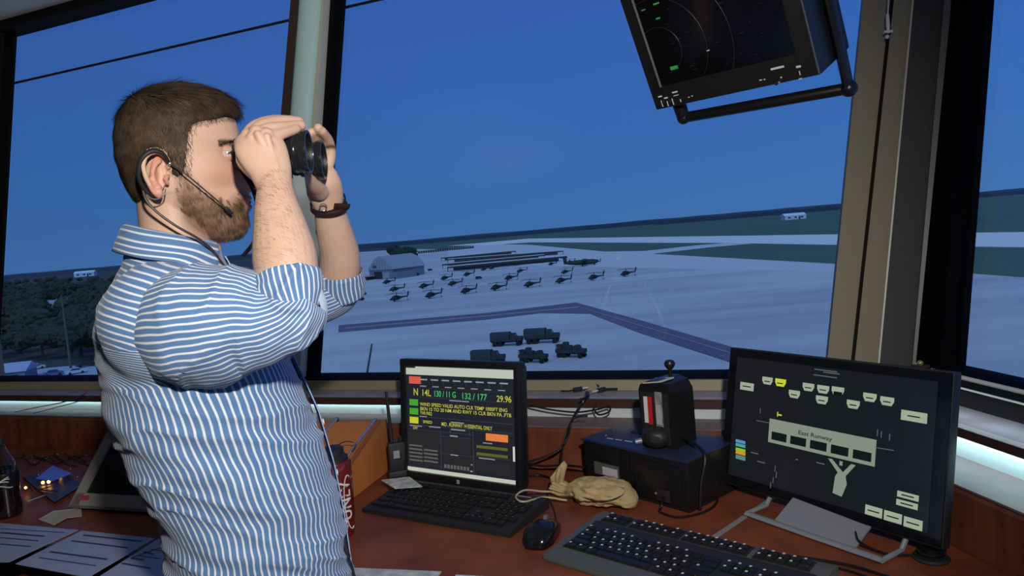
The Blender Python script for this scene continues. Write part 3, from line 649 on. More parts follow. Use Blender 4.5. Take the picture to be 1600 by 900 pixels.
for q in [(.07, .275, 'N', .066, .042), (.15, .275, '14L', .060, .082), (.845, .285, '29.96', .055, .125),
            (.135, .372, 'WIND SPEED VALID AUTO CLR TEMP 1000FT ENG', .032, .80), (.135, .415, 'BKN 15 TO 20 NM AND RWY 15 CLR BKN PA .FTB', .032, .83), (.135, .455, 'TWR FREQ', .030, .115),
            (.16, .535, 'SPEED', .026, .09), (.34, .545, 'MID . RUNWAY 14 ESSENTIAL ONLY', .034, .46), (.06, .60, 'OFF', .022, .045)]: ft(W1, H1, [q], Y0, .01).build('lettering', emis('scr_txt_yellow', (.50, .50, .06)), scr)
for q in [(.27, .275, '130 / 11 G', .055, .20), (.53, .280, '132 / 177', .055, .22)]: ft(W1, H1, [q], Y0, .01).build('lettering', emis('scr_txt_green', (.05, .50, .14)), scr)

M2P, M2Y, M2T, SC2 = (.5991, 1.4606, 1.0399), -57.744, -11.906, .972
M2P = tuple(CAM+(A(*M2P)-CAM)*SC2)
m2t = frame_thing('touchscreen_monitor', 'large black widescreen monitor on a silver stand showing a runway diagram, at the right', 'monitor', M2P, M2Y, M2T)
S2 = Scr(M2P, M2Y, M2T, m2t); W2, H2 = .5*SC2, .31*SC2
glossy = mat('glossy_black', (.006, .006, .007), .06, spec=.6)
MB().box((0, .012, 0), (W2, .024, H2), bev=.004).build('housing', soft_black, m2t, smooth=True)
sc2 = MB().box((0, .0008, 0), (W2-.006, .0035, H2-.006), bev=.0008).build('screen', mat('screen_glass2', (.006, .007, .009), .08, spec=.5), m2t)
a, b, c_, d_ = S2.uv(1150, 556), S2.uv(1466, 598), S2.uv(1450, 838), S2.uv(1142, 737)
U0, U1, V0, V1 = (a[0]+d_[0])/2, (b[0]+c_[0])/2, (a[1]+b[1])/2, (c_[1]+d_[1])/2
mb = MB(); panel_rect(mb, U0, V0, U1, V1, -.0014); mb.build('display_area', mat('display_on', (.006, .007, .009), .10, emit=(.0065, .0080, .0100), es=1.0), sc2)
Y2 = -.0021
def rr(lst): return px_rects(S2, lst, Y2)
def labels_at(S, lst, y, w_, h_):   # centre pixel list, fixed size in metres
    mb = MB()
    for (x, yy) in lst:
        a = S.uv(x, yy); panel_rect(mb, a[0]-w_/2, a[1]+h_/2, a[0]+w_/2, a[1]-h_/2, y)
    return mb
tagm = emis('label_green', (.33, .38, .28))
def traps(lst, w_, h_, y=Y2):
    mb = MB()
    for (x, yy) in lst:
        a = S2.uv(x, yy); P = [(a[0]-w_/2, a[1]+h_/2), (a[0]+w_/2, a[1]+h_/2), (a[0]+w_/2, a[1]), (a[0]+w_*.33, a[1]-h_/2), (a[0]-w_*.33, a[1]-h_/2), (a[0]-w_/2, a[1])]
        mb.prism(P, 'y', y-.0004, y+.0003)
    return mb
TR = [(1200, 595), (1242, 616), (1264, 605), (1287, 608.5), (1285, 625), (1334, 632), (1360, 621), (1387, 627)]
for q in TR: traps([q], .026, .0155).build('flight_tag', tagm, sc2)
traps([(1220.5, 598)], .026, .0155).build('yellow_tag', emis('tag_yellow', (.55, .60, .03)), sc2)
traps([(1310, 611)], .026, .0155).build('flight_tag', tagm, sc2); labels_at(S2, [(1310.5, 615)], Y2-.0008, .018, .007).build('tag_window', mat('scr_black', (.01, .01, .01), .4), sc2)
labels_at(S2, [(1168, 604)], Y2, .036, .0165).build('wide_tag', tagm, sc2); labels_at(S2, [(1429, 651)], Y2, .046, .018).build('wide_tag', tagm, sc2)
for q in [(1366, 799), (1396, 808), (1427.5, 818)]: labels_at(S2, [q], Y2, .0325, .0175).build('menu_button', tagm, sc2)
for q in [(1419.5, 775), (1418, 788)]: labels_at(S2, [q], Y2, .038, .0105).build('menu_button', tagm, sc2)
labels_at(S2, [(x, y+1) for x, y in TR+[(1220, 598)]], Y2-.0008, .014, .0022).build('tag_writing', mat('tag_ink', (.02, .02, .02), .6), sc2, kind='stuff')
labels_at(S2, [(1168, 604), (1429, 651), (1366, 799), (1396, 808), (1427.5, 818), (1419.5, 775), (1418, 788)], Y2-.0008, .022, .0022).build('tag_writing', mat('tag_ink', (.02, .02, .02), .6), sc2, kind='stuff')
# runway diagram
run = emis('runway_green', (.22, .26, .20))
a, b = S2.uv(1203, 653), S2.uv(1368, 730); c_ = S2.uv(1202, 690); d_ = S2.uv(1370, 688)
ru0, ru1 = (a[0]+c_[0])/2, (b[0]+d_[0])/2; rv0, rv1 = (a[1]+d_[1])/2, (b[1]+c_[1])/2
mb = MB(); panel_rect(mb, ru0, rv0, ru1, rv1, Y2); dia = mb.build('runway_diagram', run, sc2)
mb = MB()
rw = ru1-ru0; rh = rv0-rv1
for k in range(5): panel_rect(mb, ru0+rw*(.035+k*.195), rv0-rh*.52, ru0+rw*(.035+k*.195+.155), rv0-rh*.86, Y2-.0008)
mb.build('diagram_cell', mat('cell_dark', (.015, .018, .02), .3), sc2)
ft_ = MB(); put_text(ft_, 'East Runway', .0115, A(ru0+rw*.30, Y2-.0006, rv0-rh*.40), EX, EZ, rw*.32, .012); ft_.build('lettering', mat('tag_ink', (.02, .02, .02), .6), sc2)
mb = MB()
f1 = lambda x, y: S2.uv(x, y)
for P in ([(1295, 716), (1301, 717), (1318, 738), (1331, 725), (1338, 727), (1322, 744), (1324, 757), (1316, 776), (1302, 770), (1306, 744), (1310, 738)],): mb.prism([f1(*p) for p in P], 'y', Y2-.0003, Y2+.0003)
mb.box((*[f1(1315, 724)[0], Y2], f1(1315, 724)[1]), (.006, .0006, .008)); mb.build('ramp_diagram', run, sc2)
dim = emis('scr_dim', (.09, .10, .10))
mb = MB()
for (x0, y0, x1, y1) in ((1183, 657, 1203, 661), (1368, 699, 1398, 704)):
    a, b = f1(x0, y0), f1(x1, y1); mb.cyl(A(a[0], Y2, a[1]), A(b[0], Y2, b[1]), .0008, 6)
for x, y in ((1372, 676), (1378, 679), (1391, 683), (1189, 642), (1214, 742), (1212, 732), (1209, 750), (1205, 758)): a = f1(x, y); mb.box((a[0], Y2, a[1]), (.0016, .0005, .012))
for (x, y, w_) in ((1291, 579, .05), (1300, 583, .035), (1290, 588, .052), (1283, 724, .018), (1246, 718, .006), (1190, 722, .02), (1180, 708, .02)): a = f1(x, y); mb.box((a[0], Y2, a[1]), (w_, .0005, .0022))
mb.build('faint_marks', dim, sc2, kind='stuff')
a = f1(1216, 647); MB().box((a[0], Y2, a[1]), (.002, .0005, .010)).box((a[0]+.006, Y2, a[1]-.001), (.008, .0005, .003)).build('yellow_cursor', emis('tag_yellow', (.55, .60, .03)), sc2)
for k, (yy, cc) in enumerate(((690, (.10, .25, .55)), (696, (.06, .35, .30)), (703, (.30, .45, .02)), (708, (.60, .28, .02)), (715, (.10, .22, .20)))):
    a = f1(1158, yy); MB().box((a[0], Y2, a[1]), (.026, .0005, .0065 if k < 4 else .009)).build('colour_key', emis(f'key{k}', cc), sc2)
# silver stand: sloping plate in front, bar on the desk
a, b, c_, d_ = dp(1208, 815, .0), dp(1330, 852, .0), None, None
pa, pb = dp(1209, 826), dp(1326, 863)
n3 = A(S2.M[0, 1], S2.M[1, 1], 0); n3 /= np.linalg.norm(n3)
# plate: bottom edge on desk near bar, top edge rising behind the screen bottom
bl, br = dp(1206, 818, .004), dp(1337, 855, .004)
tl, tr = bl+n3*.10+A(0, 0, .05), br+n3*.10+A(0, 0, .05)
dn = A(0, 0, -.004)
world_child(m2t, 'stand_plate', MB().add([bl, br, tr, tl, bl+dn, br+dn, tr+dn, tl+dn], [(0, 1, 2, 3), (4, 5, 6, 7), (0, 1, 5, 4), (1, 2, 6, 5), (2, 3, 7, 6), (3, 0, 4, 7)]), silver)
world_child(m2t, 'stand_bar', MB().tube([dp(1167, 802, .005), dp(1272, 839, .005), dp(1380, 876, .005)], [(.0048, .009)]*3, 12), silver)
for (x, y) in ((1167, 802), (1378, 876)):
    p = dp(x, y, .006); world_child(m2t, 'stand_foot', MB().tube([p, p+n3*.06, p+n3*.09+A(0, 0, .03)], [.005]*3, 8), silver)

# ---------------------------------------------------------------- keyboards
def keyboard(label, corners, h_front, h_back, case_m, key_m, rows, mark_m, group=None, rim=.012):
    """corners: back-left, front-left, front-right world points on the desk"""
    BL_, FL, FR = corners; ex = (FR-FL); W_ = np.linalg.norm(ex); ex /= W_; ez = A(0, 0, 1); ey = np.cross(ez, ex); D_ = (BL_-FL)@ey
    t = thing('keyboard', label, 'keyboard', FL, rot=tuple(zip(ex, ey, ez)))
    MB().prism([(0, 0), (0, h_front), (D_*.9, h_back), (D_, h_back*.9), (D_, 0)], 'x', 0, W_).build('case', case_m, t)
    sl = (h_back-h_front)/(D_*.9); proto = {}
    return t, W_, D_, lambda y: h_front+sl*y
def key_mesh(w_, d_, m):
    mb = MB(); r = []
    for (z, k) in ((0, 0), (.0045, .0008), (.006, .0022)):
        r.append([A(x, y, z) for x, y in ((k, k), (w_-k, k), (w_-k, d_-k), (k, d_-k))])
    mb.loft(r); me = mb.build('key', m); d = me.data; bpy.data.objects.remove(me); return d
def put_keys(t, zf, spec, m, mark_m, u, marks=True):
    """spec rows: (y, [(x, width), ...]) ; one object per key, shared mesh"""
    pr = {}; mk = MB()
    for (y, dd, ks) in spec:
        for (x, w_) in ks:
            k = (round(w_, 4), round(dd, 4))
            if k not in pr: pr[k] = key_mesh(w_*.93, dd*.93, m)
            o = bpy.data.objects.new('key', pr[k]); COL.objects.link(o); o.parent = t; z = zf(y); o.location = (x, y, z)
            if marks and random.random() < .86 and w_ < u*2.5: mk.box((x+w_*.3, y+dd*.66, zf(y+dd*.66)+.0061), (.0042, .0048, .0003))
    if marks: mk.build('key_legends', mark_m, t)['kind'] = 'stuff'
keyblk = mat('key_black', (.010, .010, .011), .35); legend = mat('key_legend', (.62, .62, .60), .6); legend2 = mat('key_legend_dim', (.10, .10, .10), .6)
def layout(W_, D_, m_side, y0, y1, fx=None):
    """full size layout; returns spec"""
    Wk = W_-2*m_side; u = Wk/22.5; dd = (y1-y0)/6.35; sp = []
    rowsd = [
     (0, [1.25, 1.25, 1.25, 6.25, 1.25, 1.25, 1.25, 1.25], [1, 1, 1], [2, 1]),
     (1, [2.25]+[1]*10+[2.75], [0, 1, 0], [1, 1, 1, 1]),
     (2, [1.75]+[1]*11+[2.25], [], [1, 1, 1]),
     (3, [1.5]+[1]*12+[1.5], [1, 1, 1], [1, 1, 1, 1]),
     (4, [1]*13+[2], [1, 1, 1], [1, 1, 1, 1]),
     (5.35, [1, 0, 1, 1, 1, 1, -.5, 1, 1, 1, 1, -.5, 1, 1, 1, 1], [1, 1, 1], [])]
    for r, main, nav, num in rowsd:
        ks = []; x = m_side
        for k in main:
            if k > 0: ks.append((x, k*u)); x += k*u
            else: x += (1 if k == 0 else .5)*u
        x = m_side+15.25*u
        for k in nav:
            if k: ks.append((x, u))
            x += u
        x = m_side+18.5*u
        for k in num: ks.append((x, k*u)); x += k*u
        sp.append((y0+r*dd, dd, ks))
    return sp, u
t, W_, D_, zf = keyboard('wide black keyboard with worn grey legends in front of the small monitor', (dp(620, 760), dp(566, 801), dp(797, 841)), .010, .026, soft_black, None, None, None)
sp, u = layout(W_, D_, .012, D_*.12, D_*.88); put_keys(t, zf, sp, keyblk, legend2, u)
MB().box((W_*.865, D_*.90, zf(D_*.9)+.0004), (.04, .004, .0006)).build('logo_bar', mat('badge_grey', (.35, .36, .38), .3), t)
KB1 = t
kg = mat('keyboard_grey', (.085, .090, .085), .5)
A0, B0 = dp(945, 818), dp(1262, 897)
ex = (B0-A0)/np.linalg.norm(B0-A0); ey = np.cross(A(0, 0, 1), ex); D2 = .20; FL = A0-ey*D2
t, W_, D_, zf = keyboard('grey-cased keyboard with black keys and white legends in the right foreground', (A0, FL, FL+ex*.47), .012, .030, kg, None, None, None)
MB().box((.47/2, .004, .006), (.47, .012, .010), bev=.003).build('wrist_edge', kg, t)
well = MB()
Wk = .47-.05; y0, y1 = .045, .172
for (a, b, c_, d_) in ((.022, .40, y0-.003, y1-.034),): pass
sp, u = layout(.47, D_, .02, .040, .150)
sp = sp[:5]
# function clusters above: 2 rows, in three groups and a numeric one
dd = .0155
for k, yy in enumerate((.1545, .171)):
    sp.append((yy, dd, [(.030+i*.0175, .0175) for i in range(3)]+[(.093+i*.0172, .0172) for i in range(6)]+[(.206+i*.0175, .0175) for i in range(7)]+[(.345+i*.0185, .0185) for i in range(5)]))
put_keys(t, zf, sp, keyblk, legend, u)
MB().box((.055, .172, zf(.172)-.0005), (.06, .037, .003)).build('key_well', soft_black, t); MB().box((.145, .172, zf(.172)-.0005), (.110, .037, .003)).build('key_well', soft_black, t); MB().box((.268, .172, zf(.172)-.0005), (.128, .037, .003)).build('key_well', soft_black, t); MB().box((.391, .172, zf(.172)-.0005), (.098, .037, .003)).build('key_well', soft_black, t)
MB().box((.235, .095, zf(.095)-.0006), (.437, .112, .003), M=Matrix.Rotation(math.atan((.018)/(D_*.9)), 3, 'X')).build('key_well', soft_black, t)
p = dp(1250, 887); o = MB().tube([p, p+A(.004, -.004, .012), p+A(.01, -.012, .012)], [.006, .006, .004], 8).build('blue_clip', mat('clip_blue', (.02, .10, .45), .4), smooth=True); recentre(o); tag(o, 'tiny bright blue clip on the worktop at the right end of the grey keyboard', 'clip')

# ---------------------------------------------------------------- mouse
mc = dp(848, 842); t = thing('computer_mouse', 'small black mouse in front of the wide black keyboard', 'mouse', mc, math.radians(-22))
rings = []
for i, (y, w_, h_) in enumerate(((-.054, .004, .006), (-.052, .018, .016), (-.042, .026, .027), (-.02, .031, .036), (.005, .030, .037), (.03, .028, .030), (.048, .024, .019), (.055, .016, .010), (.056, .004, .006))):
    rings.append([A(w_*math.copysign(abs(math.cos(a))**.8, math.cos(a)), y, max(.0, h_*(.5+.5*math.sin(a))) if math.sin(a) > -.2 else 0.0006) for a in np.linspace(0, 2*PI, 24, endpoint=False)])
MB().loft(rings).build('shell', mat('mouse_black', (.008, .009, .010), .16), t, smooth='full')
MB().cyl((-.004, .030, .029), (.004, .030, .029), .009, 14).build('scroll_wheel', mat('wheel_grey', (.12, .13, .15), .3), t)
MB().box((0, .04, .0235), (.0012, .026, .008), M=Matrix.Rotation(-.45, 3, 'X')).build('button_split', mat('gap_black', (.001, .001, .001), .6), t)
cable_m = mat('cable_black', (.008, .008, .009), .4)
def cable(pts, r, name, label, m=None, parent=None, cat='cable', n=10, group=None):
    path = spline(pts, n); mb = MB().tube(path, [r]*len(path), 7); o = mb.build(name, m or cable_m, parent, smooth=True, world=parent is not None)
    if parent is None: recentre(o); tag(o, label, cat, group)
    return o
cable([dp(861, 828, .008), dp(868, 812, .003), dp(865, 795, .003), dp(855, 772, .003), dp(858, 756, .004)], .0016, 'lead', '', parent=t)

# ---------------------------------------------------------------- wooden console box with two chrome rods
cw = mat('console_wood', (.64, .23, .06), .45, spec=.3, noise_=(12, (.54, .18, .045), 5, (1, 1, .3)))
# measured from the joint with the desk: front right corner under (500,760), box along wall A
t = thing('wooden_console', 'orange-brown wooden desk box with a sloping top and two steel rods, behind the red tumbler', 'box', dp(505, 800))
FRc, BRc = dp(530, 795), dp(612, 732)
d1 = (BRc-FRc); d1[2] = 0; dl = np.linalg.norm(d1); d1 /= dl; left = A(-d1[1], d1[0], 0)
zt_b = pl(612, 650, left, left@BRc)[2]; zt_f = zt_b-.085
Wc = .36
side = lambda k: [FRc+left*k+A(0, 0, -.0), BRc+left*k, BRc+left*k+A(0, 0, zt_b-DZ), BRc-d1*.035+left*k+A(0, 0, zt_b-DZ+.002), FRc+left*k+A(0, 0, zt_f-DZ)]
MB().loft([side(0), side(Wc)]).build('case', cw, t, world=True)
MB().loft([[p+left*-.001+A(0, 0, 0) for p in (FRc+A(0, 0, zt_f-DZ+.001), BRc-d1*.035+A(0, 0, zt_b-DZ+.003), BRc-d1*.035+A(0, 0, zt_b-DZ+.006), FRc+A(0, 0, zt_f-DZ+.004))], [p+left*.012 for p in (FRc+A(0, 0, zt_f-DZ+.001), BRc-d1*.035+A(0, 0, zt_b-DZ+.003), BRc-d1*.035+A(0, 0, zt_b-DZ+.006), FRc+A(0, 0, zt_f-DZ+.004))]]).build('edge_band', mat('console_edge', (.30, .10, .035), .4), t, world=True)
NN = np.cross(left, (BRc-d1*.035+A(0, 0, zt_b-DZ))-(FRc+A(0, 0, zt_f-DZ))); NN /= np.linalg.norm(NN); cc_ = NN@(FRc+A(0, 0, zt_f-DZ))
if NN[2] < 0: NN = -NN; cc_ = -cc_
chrome = mat('steel_rod', (.62, .62, .60), .25, metal=.8)
for a_, b_ in (((536, 722), (586, 656)), ((494, 690), (526, 654))):
    p, q = pl(*a_, NN, cc_+.006), pl(*b_, NN, cc_+.006); MB().cyl(p, q, .0042, 10).build('steel_rod', chrome, t, smooth=True, world=True)
    for s in (p, q): MB().cyl(s-NN*.008, s, .006, 10).build('rod_foot', mat('rod_foot', (.05, .05, .05), .4), t, world=True)
cable([pl(550, 706, NN, cc_+.012), pl(556, 694, NN, cc_+.03), pl(540, 690, NN, cc_+.04), pl(520, 700, NN, cc_+.03)], .0012, 'thin_wire', 'thin wire looped over the steel rod of the wooden desk box')

# ---------------------------------------------------------------- red tumbler
p = dp(533, 835); t = thing('tumbler', 'dark red drinking tumbler with black lid and white oval lettering beside the shirt', 'bottle', p)
redm = mat('tumbler_red', (.17, .010, .012), .22, coat=.5)
MB().lathe([(.0, 0), (.028, 0), (.030, .004), (.034, .05), (.036, .12), (.0365, .158), (.034, .164), (0, .165)], seg=32).build('body', redm, t, smooth=True)
MB().lathe([(.0, .163), (.031, .163), (.031, .172), (.024, .178), (.024, .190), (.018, .194), (0, .194)], seg=28).build('lid', soft_black, t, smooth=True)
yaw = math.atan2(CAM[1]-p[1], CAM[0]-p[0])
def wrap(s, size, width, r0, z0, a0, m, nm):
    V, F = text_geo(s, size, .018); V = V*A(width/(V[:, 0].max()), 1, 1); P = []
    for q in V:   # text runs up the wall of the tumbler
        z = z0+q[0]; r = .0345+.0035*z/.16+.0005; th = a0-q[1]/r; P.append((r*math.cos(th), r*math.sin(th), z))
    F2 = list(F); MB().add(P, F2).build(nm, m, t)
whitep = mat('white_print', (.75, .73, .70), .5)
wrap('UNLV', .036, .085, .035, .040, yaw+.82, whitep, 'lettering')
mb = MB()
pts = []
for k in range(33):
    a = -PI*.62+PI*1.24*k/32; pts.append((.078+.058*math.sin(a), .36+.0-.62*math.cos(a)*.55))
path = [A((.0365+.0012)*math.cos(yaw+b+.36), (.0365+.0012)*math.sin(yaw+b+.36), z) for z, b in pts]
mb.tube(path, [.0012]*len(path), 6); mb.build('oval_outline', whitep, t)

# ---------------------------------------------------------------- handheld radio and paper behind the keyboard
p = dp(624, 748); t = thing('handheld_radio', 'black handheld radio with a tall antenna, between the wooden box and the small monitor', 'radio', p, .3)
MB().box((0, 0, .05), (.045, .03, .10), bev=.006).build('body', soft_black, t, smooth=True); MB().cyl((-.010, 0, .1), (-.012, 0, .235), .0055, 10, .0035).build('antenna', soft_black, t, smooth=True)
MB().cyl((.012, 0, .1), (.012, 0, .112), .006, 12).build('knob', soft_black, t); MB().box((-.003, -.0155, .07), (.016, .002, .02)).build('grille', mat('badge_grey', (.35, .36, .38), .3), t)
MB().box((0, 0, .014), (.058, .045, .028), bev=.008).build('charging_cup', soft_black, t, smooth=True)
paper_m = mat('paper_white', (.80, .86, .84), .7, noise_=(60, (.40, .44, .43), 3, (1, 1, 1)))
def sheet(pts, h, th, m, name, label, cat='paper', bend=None, group=None):
    P = [dp(x, y, hh) for (x, y), hh in zip(pts, h)]; n = len(P); V = P+[q+A(0, 0, th) for q in P]
    o = MB().add(V, [tuple(range(n)), tuple(range(2*n-1, n-1, -1))]+[(i, (i+1) % n, n+(i+1) % n, n+i) for i in range(n)]).build(name, m)
    recentre(o)
    if label: tag(o, label, cat, group)
    return o
sheet([(596, 751), (640, 746), (660, 761), (617, 764)], [.024, .030, .031, .030], .002, paper_m, 'folded_paper', 'crumpled white paper slip lying on the back left corner of the black keyboard')
# foreground papers
sheet([(553, 888), (690, 894), (640, 960), (520, 950)], [.001]*4, .0015, mat('paper_print', (.60, .63, .62), .7, noise_=(35, (.30, .33, .34), 5, (1, 1, 1))), 'printed_sheet', 'white printed sheet at the bottom edge just right of the shirt')
sheet([(712, 899), (850, 906), (845, 970), (690, 960)], [.001]*4, .0015, mat('paper_plain', (.62, .65, .66), .7), 'printed_sheet', 'white sheet at the bottom edge left of the grey keyboard')

# ---------------------------------------------------------------- beige drawstring bag
bagm = mat('bag_canvas', (.56, .42, .19), .9, noise_=(14, (.42, .31, .14), 4, (1, 1, 1)), bump=(260, .5))
bc_ = dp(940, 790); t = thing('drawstring_bag', 'crumpled beige cloth drawstring bag lying in front of the black instrument box', 'bag', bc_)
axis = dp(1006, 803, .02)-dp(882, 780, .02); axL = np.linalg.norm(axis); axis /= axL; sidev = np.cross(A(0, 0, 1), axis); sidev /= np.linalg.norm(sidev)
rings = []; nn = 72; path = spline([(0, .022, .026, .018), (.03, .014, .020, .014), (.05, .020, .030, .021), (.085, .024, .048, .026), (.13, .026, .055, .028), (.17, .024, .044, .025), (.195, .020, .024, .018), (.205, .018, .005, .004)], 12)
st = dp(870, 773, 0); st[2] = DZ
for i, (s, h_, w_, hh) in enumerate(path):
    s = s*axL/.19; c = st+axis*s+A(0, 0, max(h_, hh+.001)); r = []
    for k in range(nn):
        a = 2*PI*k/nn; f = 1+.22*noise.noise(Vector((math.cos(a)*1.6, math.sin(a)*1.6, s*26)))+.13*math.sin(a*9+s*30)*math.exp(-s*14)-.20*abs(noise.noise(Vector((math.cos(a)*2.6+s*20, math.sin(a)*2.6, s*34))))+.07*noise.noise(Vector((math.cos(a)*6, math.sin(a)*6, s*80)))
        q = c+sidev*w_*math.cos(a)*f+A(0, 0, 1)*hh*math.sin(a)*f; q[2] = max(q[2], DZ+.001); r.append(q)
    rings.append(r)
MB().loft(rings).build('pouch', bagm, t, smooth='full', world=True)
# gathered mouth standing up
rings = []
base = st+axis*.004+A(0, 0, .02)
for i, (dz, r0) in enumerate(((-.012, .013), (0, .010), (.012, .014), (.026, .020), (.040, .023), (.050, .014))):
    c = base+A(0, 0, dz)+axis*(.010*i/5); rings.append([c+sidev*r0*math.cos(a)*(1+.22*math.sin(a*5+i*.4))+axis*r0*.7*math.sin(a)*(1+.22*math.sin(a*5+i*.4))+A(0, 0, .012*math.cos(a-1)*(i > 2)) for a in np.linspace(0, 2*PI, 36, endpoint=False)])
MB().loft(rings).build('gathered_mouth', bagm, t, smooth='full', world=True)
for i, dz in enumerate(((.004, 0), (.0, 1), (.010, 2))):
    pass
MB().tube([base+axis*-.004+A(0, 0, .002)+sidev*.0135*math.cos(a)+axis*.0125*math.sin(a) for a in np.linspace(0, 2*PI, 20)], [.0022]*20, 6).build('cord_knot', mat('cord_beige', (.52, .44, .27), .8), t, smooth=True, world=True)
cordm = mat('cord_beige', (.52, .44, .27), .8)
cable([dp(884, 768, .016), dp(850, 768, .016), dp(820, 766, .034), dp(806, 776, .034), dp(818, 784, .034), dp(850, 777, .02), dp(886, 782, .012)], .0022, 'drawstring', '', cordm, t)
cable([dp(895, 770, .02), dp(920, 762, .035), dp(945, 755, .05), dp(975, 762, .05), dp(968, 774, .045), dp(940, 780, .04), dp(905, 775, .03)], .0018, 'drawstring', '', cordm, t)

# ---------------------------------------------------------------- black instrument box with upright unit on it
boxm = mat('box_black', (.010, .010, .011), .35); boxtop = mat('box_lid_blue', (.020, .028, .062), .35)
# desk corners: front-left, front-right, back-right
FLb, FRb = dp(916, 757), dp(1078, 803); BRb = dp(1120, 775)
exb = FRb-FLb; Wb = np.linalg.norm(exb); exb /= Wb; eyb = np.cross(A(0, 0, 1), exb)
topz = pl(912, 688, eyb, eyb@FLb)[2]; Hb = topz-DZ
t = thing('instrument_box', 'low wide black equipment box with a bluish lid, behind the beige bag', 'box', FLb, rot=tuple(zip(exb, eyb, A(0, 0, 1))))
Db = .185
MB().box((Wb/2, Db/2, Hb/2), (Wb, Db, Hb), bev=.004).build('case', boxm, t, smooth=True)
MB().box((Wb/2, Db/2, Hb+.002), (Wb+.006, Db+.006, .006), bev=.002).build('lid', boxtop, t, smooth=True)
for k, x in enumerate((.27, .31, .35)): MB().box((Wb*(x+.12), -.002, Hb*.5), (.004, .006, Hb*.96)).build('front_rib', boxm, t)
MB().box((Wb*.74, -.003, Hb*.5), (Wb*.42, .006, Hb*.78), bev=.003).build('front_panel', boxm, t, smooth=True)
MB().box((Wb*.24, -.0015, Hb*.46), (Wb*.25, .003, Hb*.26)).build('plate', mat('plate_grey', (.11, .11, .10), .4), t)
MB().box((Wb*.28, -.0035, Hb*.44), (Wb*.15, .002, Hb*.17)).build('white_sticker', mat('sticker_white', (.55, .56, .58), .6), t)
MB().box((Wb*.80, -.008, Hb*.26), (.034, .006, .026), bev=.002).build('socket', soft_black, t, smooth=True); MB().cyl((Wb*.74, -.008, Hb*.28), (Wb*.74, -.012, Hb*.28), .003, 10).build('screw', chrome, t)
for (x, y, w_) in ((.09, .10, .018), (.125, .11, .018), (.165, .12, .02), (.05, .14, .003)): MB().box((Wb*x*2.2, Db*y*2-.005, Hb+.0055), (w_, .003, .0008), M=Matrix.Rotation(.1, 3, 'Z')).build('lid_marking', mat('sticker_white', (.55, .56, .58), .6), t)
MB().box((Wb*.27, Db*.62, Hb+.0055), (.035, .03, .002)).build('lid_recess', soft_black, t)
# upright unit
topn = A(0, 0, 1); lidz = DZ+Hb+.006
uc = zz(1046, 690, lidz); tu = thing('signal_lamp_unit', 'upright black unit with stickers and a ball-topped lever, on the low black box', 'device', uc, math.radians(-46)); s_ = 1.0
uxy = lambda x, y: None
Wu, Du, Hu = .088, .086, .115
hu_top = pl(1046, 588, A(0, 1, 0), uc[1])[2]-lidz; Hu = hu_top
prof = [(-Wu/2, 0), (Wu/2, 0), (Wu/2-.001, Hu*.82), (Wu*.36, Hu*.95), (Wu*.1, Hu), (-Wu*.2, Hu*.985), (-Wu*.44, Hu*.92), (-Wu/2, Hu*.84)]
MB().loft([[A(x, -Du/2, z) for x, z in prof], [A(x*1.0, Du/2, z*.99) for x, z in prof]]).build('housing', boxm, tu)
MB().prism([(-Wu/2+.006, Hu*.05), (-Wu/2+.006, Hu*.82), (Wu/2-.010, Hu*.82), (Wu/2-.010, Hu*.05)], 'y', -Du/2-.003, -Du/2+.001).build('face_plate', soft_black, tu)
MB().box((-.024, -Du/2-.004, Hu*.55), (.010, .001, Hu*.40)).build('white_label', mat('sticker_white2', (.72, .74, .76), .6), tu)
MB().box((-.013, -Du/2-.004, Hu*.54), (.011, .001, Hu*.42)).build('red_label', mat('sticker_red', (.55, .02, .02), .5), tu)
MB().box((.011, -Du/2-.004, Hu*.58), (.018, .001, Hu*.52)).build('grey_label', mat('sticker_grey', (.30, .30, .30), .6, noise_=(90, (.16, .16, .16), 3, (1, 1, 1))), tu)
MB().box((.010, -Du/2-.005, Hu*.50), (.014, .001, Hu*.30)).build('print_patch', mat('sticker_grey2', (.42, .42, .42), .6), tu)
MB().add([A(-.030, -Du/2-.001, Hu*.935), A(.020, -Du/2-.001, Hu*.985), A(.024, .0, Hu*.992), A(-.022, .0, Hu*.955), A(-.030, -Du/2-.001, Hu*.952), A(.020, -Du/2-.001, Hu*1.005), A(.024, .0, Hu*1.01), A(-.022, .0, Hu*.975)], [(0, 1, 2, 3), (4, 5, 6, 7), (0, 1, 5, 4), (1, 2, 6, 5), (2, 3, 7, 6), (3, 0, 4, 7)]).build('top_label', mat('label_mint', (.50, .60, .52), .7), tu)
MB().cyl((.008, .01, Hu*.9), (.008, .01, Hu+.022), .0045, 10).build('lever', boxm, tu, smooth=True)
MB().lathe([(0, 0), (.006, 0), (.012, .009), (.0125, .014), (.009, .020), (0, .022)], (.008, .01, Hu+.016), 18).build('lever_knob', boxm, tu, smooth=True)
